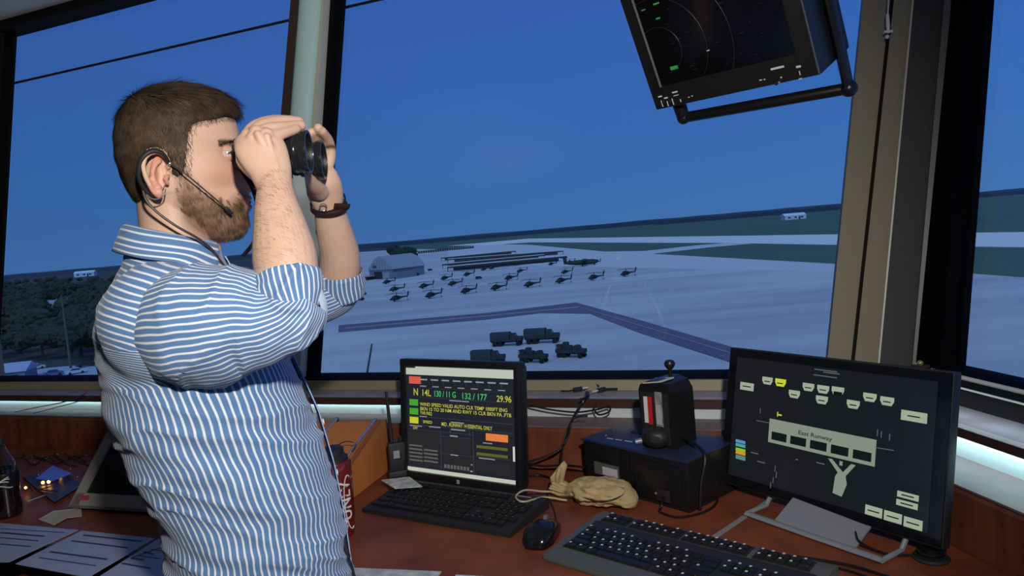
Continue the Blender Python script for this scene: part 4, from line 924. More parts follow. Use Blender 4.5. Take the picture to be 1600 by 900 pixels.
# hooded part in front of the unit
hz = zz(1026, 700, lidz); th = thing('hand_microphone', 'round black hand microphone resting on the low box, in front of the upright unit', 'microphone', hz, math.radians(-25))
MB().ball((0, 0, .024), (.032, .024, .024), u=20, v=12).build('body', mat('mic_black', (.012, .014, .012), .5), th, smooth='full'); MB().cyl((-.030, -.006, .018), (-.044, -.010, .015), .006, 10).build('plug', chrome, th, smooth=True)
MB().box((.004, -.024, .026), (.02, .003, .014), bev=.001).build('talk_button', soft_black, th)
cable([zz(1050, 690, lidz+.004), zz(1068, 684, lidz+.02), A(*(FRb+exb*.01+eyb*.05)[:2], DZ+Hb+.008), A(*(FRb+exb*.012+eyb*.03)[:2], DZ+.06), A(*(FRb+exb*.012+eyb*.02)[:2], DZ+.006)], .0035, 'coiled_lead', 'thick black lead running down the right end of the low black box')
sp0 = (FLb+exb*Wb*.81-eyb*.012); cable([A(sp0[0], sp0[1], DZ+Hb*.25), dp(1034, 790, .02), dp(1032, 800, .004), dp(1060, 808, .004), dp(1100, 800, .004), dp(1120, 785, .004), dp(1116, 768, .004), dp(1100, 762, .004)], .0026, 'power_lead', 'black power lead looping on the worktop from the front of the low box')

# ---------------------------------------------------------------- cable tangle between monitor and box
def on_shelfA(x, y, z=.998): return zz(x, y, z)
def oA(x, y, d): return pl(x, y, nA, d)
tang = [
 ([oA(826, 633, 1.80), oA(860, 640, 1.80), oA(900, 644, 1.80), oA(932, 640, 1.80), oA(951, 635, 1.80), oA(952, 643, 1.79), oA(936, 648, 1.79), oA(928, 638, 1.80), oA(932, 630, 1.81)], .0024, 'thin black wire coiled along the pale ledge behind the low box'),
 ([oA(920, 616, 1.81), oA(908, 632, 1.80), oA(894, 656, 1.74), oA(886, 684, 1.73), oA(872, 704, 1.715), oA(850, 714, 1.70), oA(824, 722, 1.69)], .0030, 'black cable dropping from the plugs to the left behind the monitor'),
 ([oA(918, 650, 1.74), oA(896, 654, 1.735), oA(884, 680, 1.725), oA(878, 706, 1.70), oA(876, 735, 1.66), dp(876, 752, .006), dp(870, 765, .004)], .0026, 'black cable dropping from the plugs to the mouse lead'),
 ([oA(818, 722, 1.70), oA(845, 728, 1.70), oA(880, 727, 1.70), oA(914, 730, 1.69)], .0030, 'upper black cable lying between the small monitor and the low box'),
 ([dp(822, 742, .01), dp(845, 743, .004), dp(866, 750, .004), dp(878, 765, .004)], .0030, 'lower black cable lying between the small monitor and the beige bag'),
 ([dp(872, 760, .003), dp(862, 748, .003), dp(866, 740, .012), dp(880, 748, .012), dp(874, 762, .004)], .002, 'small loop of black cable by the mouth of the beige bag')]
for pts, r, la in tang: cable(pts, r, 'cable', la)
tipm = [mat('plug_white', (.6, .6, .6), .3), mat('plug_red', (.5, .05, .03), .3), mat('plug_steel', (.55, .55, .55), .2, metal=.8)]
for k, (x, y, z, la) in enumerate(((906, 612, 1.056, 'leftmost small plug'), (918, 620, 1.053, 'lowest small plug'), (917, 603, 1.060, 'topmost small plug'), (937, 614, 1.055, 'rightmost small plug'))):
    p = zz(x, y, z); t = thing('audio_plug', f'{la} of the little cluster lying on the sill above the low box', 'plug', p, k*1.1+.4)
    MB().cyl((-.012, 0, .005), (.004, 0, .005), .0042, 10).build('grip', soft_black, t, smooth=True); MB().cyl((.004, 0, .005), (.017, 0, .005), .0018, 8).build('tip', tipm[k % 3], t, smooth=True); t.scale = (1.5, 1.5, 1.5)
    MB().tube(spline([(-.012, 0, .005), (-.022, .004, .004), (-.03, .014, .004)], 5), [.0015]*11, 6).build('lead', cable_m, t)
# cables and tag behind the grey keyboard, round puck by monitor 2
cable([dp(1128, 856, .003), dp(1180, 862, .003), dp(1260, 872, .003), dp(1330, 884, .003), dp(1400, 905, .003)], .0028, 'cable', 'upper black cable lying behind the grey keyboard')
cable([dp(1130, 862, .003), dp(1200, 872, .003), dp(1270, 880, .003), dp(1330, 893, .003), dp(1380, 912, .003)], .0022, 'cable', 'lower black cable with a white tag behind the grey keyboard')
a, b = dp(1234, 877, .0035), dp(1258, 880, .0035); o = MB().cyl(a, b, .0040, 12).build('cable_tag', mat('tag_white', (.7, .7, .68), .5), smooth=True); recentre(o); tag(o, 'small white tag sleeve on the cable behind the grey keyboard', 'tag')
p = dp(1455, 873); t = thing('cable_puck', 'round black cable puck on the worktop at the lower right corner of the large monitor', 'puck', p)
MB().lathe([(0, 0), (.028, 0), (.030, .003), (.027, .006), (0, .007)], seg=28).build('disc', soft_black, t, smooth=True)
for k in range(3): MB().tube([A((.012+.004*k)*math.cos(a), (.012+.004*k)*math.sin(a), .008+.003*k+.001*math.sin(3*a)) for a in np.linspace(0, 2*PI, 24)], [.0022]*24, 6).build('coil', cable_m, t, smooth=True)
cable([dp(1335, 825, .02), dp(1345, 848, .012), dp(1390, 866, .004), dp(1440, 868, .004), dp(1475, 880, .004)], .0022, 'cable', 'black cable running from the silver stand to the round puck')
# brass catch on the sill at the corner
p = zz(1438, 574, 1.112); t = thing('window_catch', 'small brass window catch on the sill behind the top of the large monitor', 'catch', p)
MB().box((0, 0, .003), (.034, .02, .006), bev=.001).build('base', rail_brown, t); MB().ball((0, 0, .010), .007, u=12, v=8).build('knob', mat('brass', (.65, .55, .18), .25, metal=.7), t, smooth='full')

# ---------------------------------------------------------------- left part of the desk
p = dp(170, 795); t = thing('tilted_touch_panel', 'old grey-framed touch panel leaning back on the worktop behind the person', 'display', p)
fm = mat('old_grey', (.30, .29, .25), .55); fm2 = mat('old_grey_dark', (.13, .13, .12), .6)
# plane of the face through measured points
pbl, pbr = dp(112, 788, .012), dp(262, 797, .012)
exq = pbr-pbl; exq /= np.linalg.norm(exq); upq = pl(178, 676, np.cross(exq, A(0, 0, 1))/1., (np.cross(exq, A(0, 0, 1)))@(pbl+np.cross(A(0, 0, 1), exq)*.075))
back_ = np.cross(A(0, 0, 1), exq); hq = upq[2]-pbl[2]; upv = (back_*.075+A(0, 0, hq)); upv /= np.linalg.norm(upv); LQ = math.hypot(.075, hq); nq = np.cross(exq, upv)
if nq@(CAM-pbl) < 0: nq = -nq
Wq = np.linalg.norm(pbr-pbl)+.02; sh = (upq-pbl)@exq
q_ = lambda u_, v_, o_=0: pbl+exq*u_+upv*v_+nq*o_
def slab(pts, o0, o1): return MB().loft([[q_(u_, v_, o0) for u_, v_ in pts], [q_(u_, v_, o1) for u_, v_ in pts]])
shf = sh-.015
outer = [(0, 0), (Wq, 0), (Wq, LQ), (shf, LQ)]
slab([(0, -.004), (Wq, -.004), (Wq, .030), (.018, .030)], -.012, .006).build('lower_frame', fm, t, world=True)
slab([(0, 0), (.03, 0), (shf+.028, LQ), (shf-.004, LQ)], -.012, .006).build('side_frame', fm, t, world=True)
slab([(shf-.004, LQ-.014), (Wq, LQ-.014), (Wq, LQ), (shf, LQ)], -.012, .006).build('upper_frame', fm, t, world=True)
slab([(.01, .01), (Wq, .01), (Wq, LQ-.005), (shf, LQ-.005)], -.012, .0).build('touch_glass', mat('touch_glass', (.018, .020, .022), .2), t, world=True)
slab([(.028, .012), (.060, .012), (.064, .024), (.032, .024)], .0055, .007).build('red_sticker', mat('sticker_red2', (.42, .05, .09), .6), t, world=True)
slab([(.0, -.008), (Wq, -.008), (Wq, -.001), (.0, -.001)], -.008, .01).build('base', fm2, t, world=True)
mb = MB().loft([[q_(.02, 0, -.01), q_(shf+.01, LQ*.9, -.012), A(*(q_(shf+.01, LQ*.9, -.012)+back_*.05)[:2], DZ+.001), A(*q_(.02, 0, -.02)[:2], DZ+.001)], [q_(Wq, 0, -.01), q_(Wq, LQ*.9, -.012), A(*(q_(Wq, LQ*.9, -.012)+back_*.05)[:2], DZ+.001), A(*q_(Wq, 0, -.02)[:2], DZ+.001)]]); mb.build('prop', fm2, t, world=True)
# paper scrap
sheet([(60, 812), (83, 799), (127, 794), (128, 807), (104, 810), (84, 821)], [.001, .006, .002, .001, .004, .001], .0012, mat('scrap_cream', (.42, .40, .30), .8), 'paper_scrap', 'torn cream paper scrap in front of the tilted touch panel')
# chart sheets under plexiglass
chart = mat('chart_paper', (.36, .42, .55), .35, noise_=(10, (.31, .36, .47), 3, (1, 1, 1))); ink = mat('chart_ink', (.035, .05, .12), .5)  # bluish reflection painted into the white paper's colour
sheetdef = [([(-60, 815), (0, 818), (122, 829), (14, 879), (-60, 880)], 'chart sheet at the far left edge under the bottle', 'l'), ([(128, 830), (242, 842), (138, 903), (24, 882)], 'middle chart sheet with ruled dark lines on the left worktop', 'm'), ([(247, 843), (330, 850), (290, 920), (150, 905)], 'chart sheet with stepped dark lines half behind the shirt', 'r')]
for pts, la, _ in sheetdef:
    t = thing('chart_sheet', 'pale '+la, 'chart', np.mean([dp(*p) for p in pts], 0))
    P = [dp(x, y, .0) for x, y in pts]; n = len(P); MB().add([p+A(0, 0, .0004) for p in P]+[p+A(0, 0, .0016) for p in P], [tuple(range(n)), tuple(range(2*n-1, n-1, -1))]+[(i, (i+1) % n, n+(i+1) % n, n+i) for i in range(n)]).build('paper', chart, t, world=True)
    mb = MB()
    if _ == 'l': L_ = [((0, 832), (70, 838), .004), ((0, 840), (60, 845), .0025), ((0, 850), (48, 854), .0025), ((0, 826), (100, 832), .002)]
    elif _ == 'm': L_ = [((130, 836), (222, 846), .0035), ((112, 845), (200, 856), .003), ((78, 862), (168, 874), .0035), ((60, 871), (150, 884), .002)]
    else: L_ = [((205, 872), (250, 856), .003), ((205, 872), (225, 875), .003), ((225, 862), (240, 866), .003), ((215, 868), (250, 873), .002), ((190, 880), (235, 888), .003), ((235, 858), (262, 862), .002)]
    for a, b, r in L_:
        p, q = dp(*a, .0018), dp(*b, .0018); d = q-p; ll = np.linalg.norm(d); d /= ll; nn_ = A(-d[1], d[0], 0)*r
        mb.add([p-nn_, q-nn_, q+nn_, p+nn_], [(0, 1, 2, 3)])
    mb.build('ruled_lines', ink, t, world=True, kind='stuff')
# cola bottle
p = dp(14, 806); t = thing('cola_bottle', 'plastic bottle of dark cola with a black label at the far left edge', 'bottle', p); 
plast = glassmat('bottle_plastic', (.9, .95, .95)); cola = mat('cola', (.010, .005, .003), .08, coat=.4)
MB().lathe([(0, 0), (.026, 0), (.032, .006), (.033, .03), (.030, .05), (.0325, .075), (.0325, .115), (.030, .125), (0, .126)], seg=28).build('cola', cola, t, smooth=True)
MB().lathe([(.033, .118), (.033, .124), (.030, .138), (.020, .162), (.0135, .176), (.013, .190), (.0125, .190), (.0125, .176), (.019, .162), (.029, .138), (.0325, .122)], seg=28).build('shoulder', plast, t, smooth=True)
MB().lathe([(.0336, .076), (.0340, .078), (.0340, .114), (.0336, .116)], seg=28).build('label_band', mat('label_black', (.008, .008, .010), .3), t, smooth=True)
MB().lathe([(0, .189), (.0145, .189), (.0145, .203), (0, .204)], seg=24).build('cap', soft_black, t, smooth=True)
yaw = math.atan2(CAM[1]-p[1], CAM[0]-p[0])
mb = MB()
for k, (dz, a0, a1, r) in enumerate(((.104, -.35, .30, .0013), (.099, -.25, .35, .0011), (.094, -.3, .25, .0012), (.084, -.45, .5, .0012))):
    path = [A(.0343*math.cos(yaw+a), .0343*math.sin(yaw+a), dz+.004*math.sin(a*4+k)) for a in np.linspace(a0, a1, 12)]; mb.tube(path, [r]*12, 5)
mb.build('white_script', whitep, t)
# open electronics with glowing lamps
p = dp(100, 762); t = thing('circuit_board', 'open circuit board with glowing orange lamps, between the bottle and the touch panel', 'electronics', p)
ef = MB().loft([[dp(x, y, h) for x, y in ((35, 745), (85, 785), (130, 757), (90, 735))] for h in (.002, .010)]); ef.build('tray', mat('tray_dark', (.03, .025, .03), .4), t, world=True)
MB().loft([[dp(x, y, h) for x, y in ((55, 748), (82, 752), (112, 740), (82, 727))] for h in (.018, .022)]).build('blue_board', mat('board_blue', (.03, .06, .25), .4, emit=(.012, .02, .09), es=1), t, world=True)
MB().cyl(dp(42, 784, .004), dp(78, 771, .008), .0022, 8).build('steel_edge', chrome, t, world=True)
for (x, y, r) in ((40, 762, .0035), (67, 754, .0045), (76, 753, .0045), (94, 742, .003)):
    q = dp(x, y, .018); MB().ball(q, r, u=10, v=6).build('glowing_lamp', emis('led_orange', (1.0, .42, .08), 9), t, smooth='full', world=True)
for (x, y) in ((54, 722), (90, 710), (134, 711), (110, 733), (121, 745), (108, 740), (60, 742)):
    q = dp(x, y, .014); MB().ball(q, .0022, u=8, v=6).build('solder_stud', chrome, t, smooth='full', world=True)
for (a, b) in (((60, 765), (90, 768)), ((50, 768), (80, 760)), ((45, 757), (55, 770))): MB().cyl(dp(*a, .012), dp(*b, .016), .0018, 6).build('lead', cable_m, t, world=True)
for k in range(7):
    x = 20+k*16; o = cable([dp(x, 712+random.uniform(-8, 8), .006), dp(x+15, 720+random.uniform(-10, 10), .02), dp(x+34, 716+random.uniform(-8, 10), .012), dp(x+50, 726+random.uniform(-8, 8), .004)], .002, 'cable', 'black cable in the tangle at the back of the left worktop', group='cables heaped at the back of the left worktop')
cable([zz(22, 644, 1.052), zz(60, 636, 1.055), zz(100, 628, 1.056), zz(132, 616, 1.058)], .0018, 'cable', 'thin black cable lying across the pale sill at far left')
cable([zz(52, 646, 1.05), zz(90, 636, 1.055), zz(120, 628, 1.056), zz(140, 620, 1.058)], .0014, 'cable', 'thinner black cable lying across the pale sill, nearest the person')
q = zz(135, 612, 1.062); o = MB().ball(q, .006, u=10, v=6).build('cable_end', mat('plug_red', (.5, .05, .03), .3), smooth='full'); recentre(o); tag(o, 'tiny reddish plug on the sill beside the person', 'plug')

# ---------------------------------------------------------------- blind cord on the column
b0 = on_glass('A', 1388, 52, -.10); b1 = on_glass('A', 1392, -60, -.10); t = thing('blind_cord', 'white blind cord with a small toggle hanging in front of the corner column', 'cord', b0)
MB().cyl(b0+A(0, 0, .04), b1, .0016, 8).build('cord', whitep, t, world=True); MB().tube([b0+A(0, 0, .045), b0+A(0, 0, .02), b0], [.0035, .0045, .003], 10).build('toggle', mat('toggle_white', (.8, .78, .74), .3), t, smooth=True, world=True)
MB().box(b0+A(0, 0, .004), (.020, .008, .006), bev=.002).build('toggle_foot', mat('toggle_white', (.8, .78, .74), .3), t, world=True)
MB().ball(b0+A(-.003, 0, -.008), .005, u=10, v=6).build('toggle_tip', mat('toggle_white', (.8, .78, .74), .3), t, smooth='full', world=True)
MB().box(b1+A(0, .03, 0), (.02, .07, .02)).build('cord_bracket', fm2, t, world=True)

# ---------------------------------------------------------------- hanging radar display
RP, RY, RT_ = (.4157, 1.4433, 1.8996), -46.99, 25.01
rd = frame_thing('radar_display', 'black tilted radar display hanging from the ceiling at upper right', 'display', RP, RY, RT_)
S3 = Scr(RP, RY, RT_, rd); WR, HR = .36, .36
ink2 = mat('radar_case', (.013, .015, .022), .45); facem = mat('radar_face', (.010, .010, .010), .5)
MB().box((0, .075, .0), (WR, .15, HR), bev=.004).build('case', ink2, rd, smooth=True)
a, b, c_ = S3.uv(990, 0), S3.uv(1033, 134), S3.uv(1245, 82)
su0, sv0 = b[0], (b[1]+c_[1])/2; su1 = c_[0]
MB().box((0, -.003, 0), (WR-.004, .006, HR-.004), bev=.002).build('face_frame', facem, rd, smooth=True)
scr3 = MB().box(((su0+su1)/2, -.0062, (sv0+HR/2-.02)/2), (su1-su0, .001, HR/2-.02-sv0)).build('screen', mat('radar_glass', (.004, .004, .004), .12), rd)
e0, e1 = S3.uv(991, 0), S3.uv(1036, 134); MB().box(((e0[0]+e1[0])/2, -.0075, (e1[1]+HR/2-.015)/2), (.004, .002, HR/2-.015-e1[1])).build('bright_edge', mat('edge_alu', (.28, .28, .27), .3, metal=.4), rd)
e0, e1 = S3.uv(1254, 0), S3.uv(1282, 115); MB().box(((e0[0]+e1[0])/2+.001, -.0065, 0), (.0022, .002, HR-.01)).build('edge_trim', mat('edge_grey', (.12, .12, .12), .3), rd)
e0 = S3.uv(1262, 0)
Y3 = -.0072
green = emis('radar_green', (.02, .22, .03)); faint = emis('radar_faint', (.004, .004, .0042)); whitel = mat('radar_white', (.75, .74, .72), .5)
mb = MB()
for (x, y, w_, h_) in ((1028, 4, .014, .003), (1008, 14, .010, .002), (1031, 27, .010, .003), (1056, 104, .018, .007)): a = S3.uv(x, y); mb.box((a[0], Y3, a[1]), (w_, .0005, h_))
mb.build('green_readout', green, scr3, kind='stuff')
mb = MB(); cc = S3.uv(1035, 78)
for r in (.048, .105, .16):
    path = [A(cc[0]+r*math.cos(a), Y3, cc[1]+r*math.sin(a)) for a in np.linspace(-PI*.5, PI, 60)]; path = [p for p in path if su0 < p[0] < su1 and sv0 < p[2] < HR/2-.03]
    if len(path) > 3: mb.tube(path, [.0006]*len(path), 4)
random.seed(3)
for k in range(46): mb.box((random.uniform(su0+.01, su1-.01), Y3, random.uniform(sv0+.01, HR/2-.05)), (random.uniform(.002, .012), .0004, random.uniform(.0008, .002)))
mb.build('radar_traces', faint, scr3, kind='stuff')
mb = MB()
for (x, y, w_, h_) in ((1217, 104, .026, .0038), (1250, 102, .009, .0038), (1034, 149, .009, .003), (1043, 151, .009, .003), (1057, 142, .013, .003), (1191, 123, .005, .002), (1197, 122, .003, .002), (1252, 112, .0015, .008), (1253, 121, .006, .002), (1037, 160, .0018, .014), (1046, 160, .0018, .011), (1054, 157, .0018, .014), (1059, 147, .012, .0015), (1066, 155, .0018, .006), (1079, 150, .003, .002), (1084, 148, .003, .002), (1109, 77, .006, .002), (1223, 119, .003, .003), (1220, 126, .003, .003)):
    a = S3.uv(x, y); mb.box((a[0], Y3, a[1]), (w_, .0008, h_))
mb.build('panel_markings', whitel, rd, kind='stuff')
mb = MB()
for x, y in ((1040, 157), (1050, 156), (1222, 122), (1216, 128)): a = S3.uv(x, y); MB().cyl((a[0], -.006, a[1]), (a[0], -.010, a[1]), .0035, 10).build('small_knob', soft_black, rd)
MB().box((WR*.05, .08, HR/2+.03), (.12, .10, .07)).build('top_mount', ink2, rd)
MB().box((WR/2+.0015, .075, .05), (.003, .10, .17)).build('side_plate', ink2, rd); MB().cyl((WR/2, .09, .02), (WR/2+.006, .09, .02), .006, 10).build('side_screw', chrome, rd)
# handle: lower bar and arms, in world space on a plane in front of the case
hr_ = pl(1331, 138, S3.M[:, 1], S3.M[:, 1]@(S3.c)+.075); hl_ = pl(1066, 186, S3.M[:, 1], S3.M[:, 1]@(S3.c)+.03)
n_ = S3.M[:, 1]
hR = pl(1326, 138, n_, n_@S3.c+.085); hL = pl(1068, 184, n_, n_@S3.c+.03)
hm_ = mat('handle_black', (.008, .008, .009), .35)
MB().tube([hL, hR], [.0115, .0115], 14, round_=True).build('handle_bar', hm_, rd, smooth=True, world=True)
upL = S3.c+S3.M@A(((S3.M.T@(hL-S3.c))[0]), .03, -HR/2+.01); upR = S3.c+S3.M@A(WR/2+.012, .085, .03)
MB().tube([hL, upL], [.014, .015], 12, round_=True).build('handle_arm', hm_, rd, smooth=True, world=True)
MB().tube([hR, upR], [(.016, .009), (.024, .009)], 12, round_=True).build('handle_arm', hm_, rd, smooth=True, world=True)
MB().ball(hR, .0165, u=16, v=10).build('handle_joint', hm_, rd, smooth='full', world=True); MB().ball(hL, .0145, u=16, v=10).build('handle_joint', hm_, rd, smooth='full', world=True)
# ceiling pole
top = S3.c+S3.M@A(WR*.05, .08, HR/2+.06); MB().cyl(top, (top[0], top[1], 2.57), .022, 16).build('ceiling_pole', ink2, rd, smooth=True, world=True)
MB().cyl((top[0], top[1], 2.546), (top[0], top[1], 2.5655), .06, 20).build('ceiling_flange', ink2, rd, smooth=True, world=True)

# ================================================================ PERSON
HA = math.radians(23); HF = A(math.cos(HA), math.sin(HA), 0); HN = A(-math.sin(HA), math.cos(HA), 0); HD = 1.25
def LW(x, o, z): return HF*x+HN*(HD+o)+A(0, 0, z)
def PP(x, y, o): return pl(x, y, HN, HD+o)
def loc_(P): P = np.asarray(P); return P@HF, P@HN-HD, P[..., 2]
feet = LW(.02, 0, 0)
person = thing('person', 'bearded man in a blue and white striped shirt looking through binoculars at the window', 'person', feet)

def g_(t, c, s): return np.exp(-((t-c)/s)**2)
# ---- head as a displaced grid: rows in z, columns round the skull
ZF = [(1.522, .050), (1.528, .072), (1.536, .081), (1.546, .085), (1.556, .0845), (1.566, .085), (1.574, .090), (1.581, .0885), (1.588, .091), (1.596, .089), (1.604, .090), (1.62, .089), (1.64, .086), (1.655, .0805), (1.665, .080), (1.676, .0855), (1.69, .0855), (1.71, .083), (1.73, .075), (1.745, .058), (1.755, .040), (1.762, .015)]
ZB = [(1.522, .030), (1.53, .012), (1.54, -.006), (1.552, -.022), (1.565, -.040), (1.58, -.062), (1.60, -.074), (1.63, -.084), (1.66, -.089), (1.69, -.088), (1.715, -.081), (1.735, -.067), (1.75, -.045), (1.758, -.022), (1.762, -.006)]
ZW = [(1.522, .014), (1.53, .030), (1.545, .042), (1.56, .052), (1.575, .059), (1.60, .065), (1.63, .070), (1.66, .0745), (1.69, .077), (1.71, .075), (1.73, .065), (1.745, .050), (1.755, .033), (1.762, .012)]
def ip(z, T): return np.interp(z, [a for a, b in T], [b for a, b in T])
NTH, NZ = 160, 130
def head_xyz(th, z, extra=0.0):
    """th 0 = front; returns local x, off, z arrays (th, z broadcast)"""
    th, z = np.broadcast_arrays(np.asarray(th, float), np.asarray(z, float))
    xf, xb, w_ = ip(z, ZF), ip(z, ZB), ip(z, ZW); xc = np.where(z > 1.6, (xf*.42+xb*.58), (xf+xb)/2-.004)
    c, s = np.cos(th), np.sin(th)
    hx = np.where(c > 0, xf-xc, xc-xb)
    low = np.clip((1.66-z)/.1, 0, 1)      # jaw region narrower in front
    px_ = 1.0
    x = xc+np.sign(c)*hx*np.abs(c)**(np.where(c > 0, .86, .95))
    y = w_*np.sign(s)*np.abs(s)**.92*(1-np.where(c > 0, (.10+.16*low)*np.abs(c)**1.5, .05*np.abs(c)))
    front = np.clip(c, 0, 1)**.5
    ay = np.abs(y)
    # nose
    nz_ = np.interp(z, [1.596, 1.603, 1.610, 1.620, 1.632, 1.648, 1.663, 1.672], [0, .012, .023, .024, .018, .010, .004, 0])
    nw = np.interp(z, [1.60, 1.615, 1.64, 1.67], [.0155, .0150, .0100, .0085])
    x = x+np.where(c > 0, nz_*np.exp(-(ay/nw)**2.2), 0)
    x = x+np.where(c > 0, .006*g_(z, 1.608, .006)*g_(ay, .0135, .005), 0)       # nostril wings
    # eye sockets, brow, cheekbone, lips
    x = x-np.where(c > 0, .0105*g_(z, 1.655, .0125)*g_(ay, .033, .016), 0)
    x = x+np.where(c > 0, .0045*g_(z, 1.6745, .006)*g_(ay, .030, .022), 0)
    x = x+np.where(c > 0, .004*g_(z, 1.626, .014)*g_(ay, .046, .016), 0)
    x = x+np.where(c > 0, .0035*(g_(z, 1.5745, .0045)+g_(z, 1.5885, .004))*g_(ay, 0, .021)-.0022*g_(z, 1.5815, .0018)*g_(ay, 0, .024), 0)
    y = y+np.sign(y)*(.003*g_(z, 1.628, .018)*g_(x, .045, .025)-.004*g_(z, 1.60, .02)*g_(x, .055, .02)-.003*g_(z, 1.67, .02)*g_(x, .055, .02))
    return x, y, z
TH = np.linspace(0, 2*PI, NTH, endpoint=False); ZS = np.linspace(1.522, 1.762, NZ)
hx_, hy_, hz_ = head_xyz(TH[None, :], ZS[:, None])
def grid_rings(x, y, z): return [[LW(x[i, j], y[i, j], z[i, j]) for j in range(x.shape[1])] for i in range(x.shape[0])]
skin_mb = MB(); skin_mb.loft(grid_rings(hx_, hy_, hz_))
# neck
nk = spline([(-.045, 0, 1.40, .075, .085), (-.040, 0, 1.45, .062, .066), (-.030, 0, 1.50, .0545, .0575), (-.022, 0, 1.54, .0525, .0550), (-.020, 0, 1.575, .053, .054), (-.020, 0, 1.61, .052, .052)], 5)
skin_mb.loft([[LW(q[0]+q[3]*math.cos(a), q[1]+q[4]*math.sin(a), q[2]+.12*q[3]*math.cos(a)*0) for a in np.linspace(0, 2*PI, 40, endpoint=False)] for q in nk])
skin_mb.tube([LW(.028, 0, 1.50), LW(.030, 0, 1.525)], [.012, .010], 12, round_=True)
# torso under the shirt
for_t = [(.03, .93, .115, .150), (.03, 1.05, .115, .150), (.01, 1.18, .12, .155), (-.01, 1.32, .12, .165), (-.03, 1.42, .095, .165), (-.04, 1.46, .07, .10)]
skin_mb.loft([[LW(x+rx*math.cos(a), ry*math.sin(a), z) for a in np.linspace(0, 2*PI, 32, endpoint=False)] for x, z, rx, ry in for_t])
# ear: dish, helix, antihelix, lobe, tragus   (near ear at photo 225-268, 238-312; mirrored on the far side)
def ear(mb, sgn):
    def E(px_, py_, o): 
        P = PP(px_, py_, -.074); xl, _, z = loc_(P); return LW(xl, sgn*(.0735+o), z)
    # dish
    ctr = E(247, 272, .002)
    mb.loft([[E(247+(18-2*abs(k))*math.cos(a)*f, 273+(32)*math.sin(a)*f, o+.006*math.cos(a+PI)) for a in np.linspace(0, 2*PI, 24, endpoint=False)] for k, (f, o) in enumerate(((.55, -.012), (.8, -.002), (.92, .004), (.8, .0055), (.4, .001)))])
    hel = spline([(263, 262, .001), (262, 250, .006), (252, 241, .010), (240, 240, .013), (229, 247, .015), (225, 260, .016), (228, 276, .015), (234, 289, .012), (241, 301, .009), (249, 307, .006)], 5)
    mb.tube([E(*h) for h in hel], [.0036]*len(hel), 10, round_=True)
    ah = spline([(250, 252, .006), (243, 260, .009), (239, 272, .010), (243, 285, .009), (250, 292, .006)], 5); mb.tube([E(*h) for h in ah], [.0032]*len(ah), 10, round_=True)
    mb.ball(E(247, 301, .006), (.0075, .005, .0085), u=14, v=10)
    mb.tube([E(263, 275, .001), E(258, 280, .006), E(262, 287, .002)], [.0034, .004, .003], 8, round_=True)
ear(skin_mb, -1); ear(skin_mb, 1)
# ---- near (right) arm
def chain(mb, pts, rad, seg=16, ref=None, n=6, rounded=True):
    W_ = np.array([np.concatenate([PP(x, y, o), np.atleast_1d(r if hasattr(r, '__len__') else (r, r))]) for (x, y, o), r in zip(pts, rad)])
    S_ = spline(W_, n); mb.tube(S_[:, :3], [(a, b) for a, b in S_[:, 3:5]], seg, ref, round_=rounded); return S_
NREF = HF   # first radius along the facing direction
chain(skin_mb, [(250, 500, -.12), (330, 508, -.18), (410, 502, -.215), (452, 482, -.230)], [(.045, .045), (.046, .045), (.042, .040), (.034, .034)], 20)
near_fore = [(452, 472, -.230), (450, 440, -.220), (445, 400, -.205), (439, 360, -.190), (433, 325, -.178), (430, 297, -.168), (427, 276, -.160)]
chain(skin_mb, near_fore, [(.033, .034), (.0400, .041), (.0425, .042), (.0370, .036), (.0305, .029), (.0250, .022), (.0250, .019)], 24, HF)
chain(skin_mb, [(428, 290, -.165), (422, 266, -.157), (413, 245, -.150), (405, 228, -.142), (398, 216, -.132)], [(.0245, .019), (.0300, .019), (.0345, .018), (.0350, .0165), (.0300, .013)], 22, HF)
for (x, y, o) in ((378, 224, -.125), (388, 213, -.133), (401, 208, -.142), (416, 212, -.148)): skin_mb.ball(PP(x, y, o), .0115, u=14, v=10)
FN = [([(380, 225, -.120), (396, 200, -.100), (424, 189, -.075), (456, 188, -.060)], (.0100, .0098, .0088, .0078)),
      ([(390, 214, -.130), (410, 197, -.118), (438, 190, -.100), (467, 190, -.085)], (.0105, .0102, .0092, .0080)),
      ([(403, 209, -.140), (424, 202, -.132), (448, 199, -.118), (470, 196, -.105)], (.0105, .0102, .0090, .0080)),
      ([(417, 213, -.146), (434, 211, -.138), (450, 206, -.128), (463, 202, -.118)], (.0098, .0090, .0080, .0070))]
for pts, r in FN: chain(skin_mb, pts, r, 14, n=5)
for (kx, ky, ko), (wx, wy) in (((380, 222, -.141), (414, 268)), ((391, 214, -.149), (420, 268)), ((403, 210, -.157), (427, 266)), ((417, 214, -.161), (433, 262))): chain(skin_mb, [(kx, ky, ko), ((kx+wx)/2, (ky+wy)/2, ko*.35-.166*.65), (wx, wy, -.1745)], [.0060, .0046, .0036], 10)
chain(skin_mb, [(408, 262, -.150), (394, 262, -.125), (396, 268, -.095), (410, 268, -.075)], (.0150, .0125, .0110, .0095), 14)   # thumb, under the eyepiece
chain(skin_mb, [(384, 232, -.130), (384, 250, -.135), (402, 268, -.150)], (.010, .014, .015), 14)
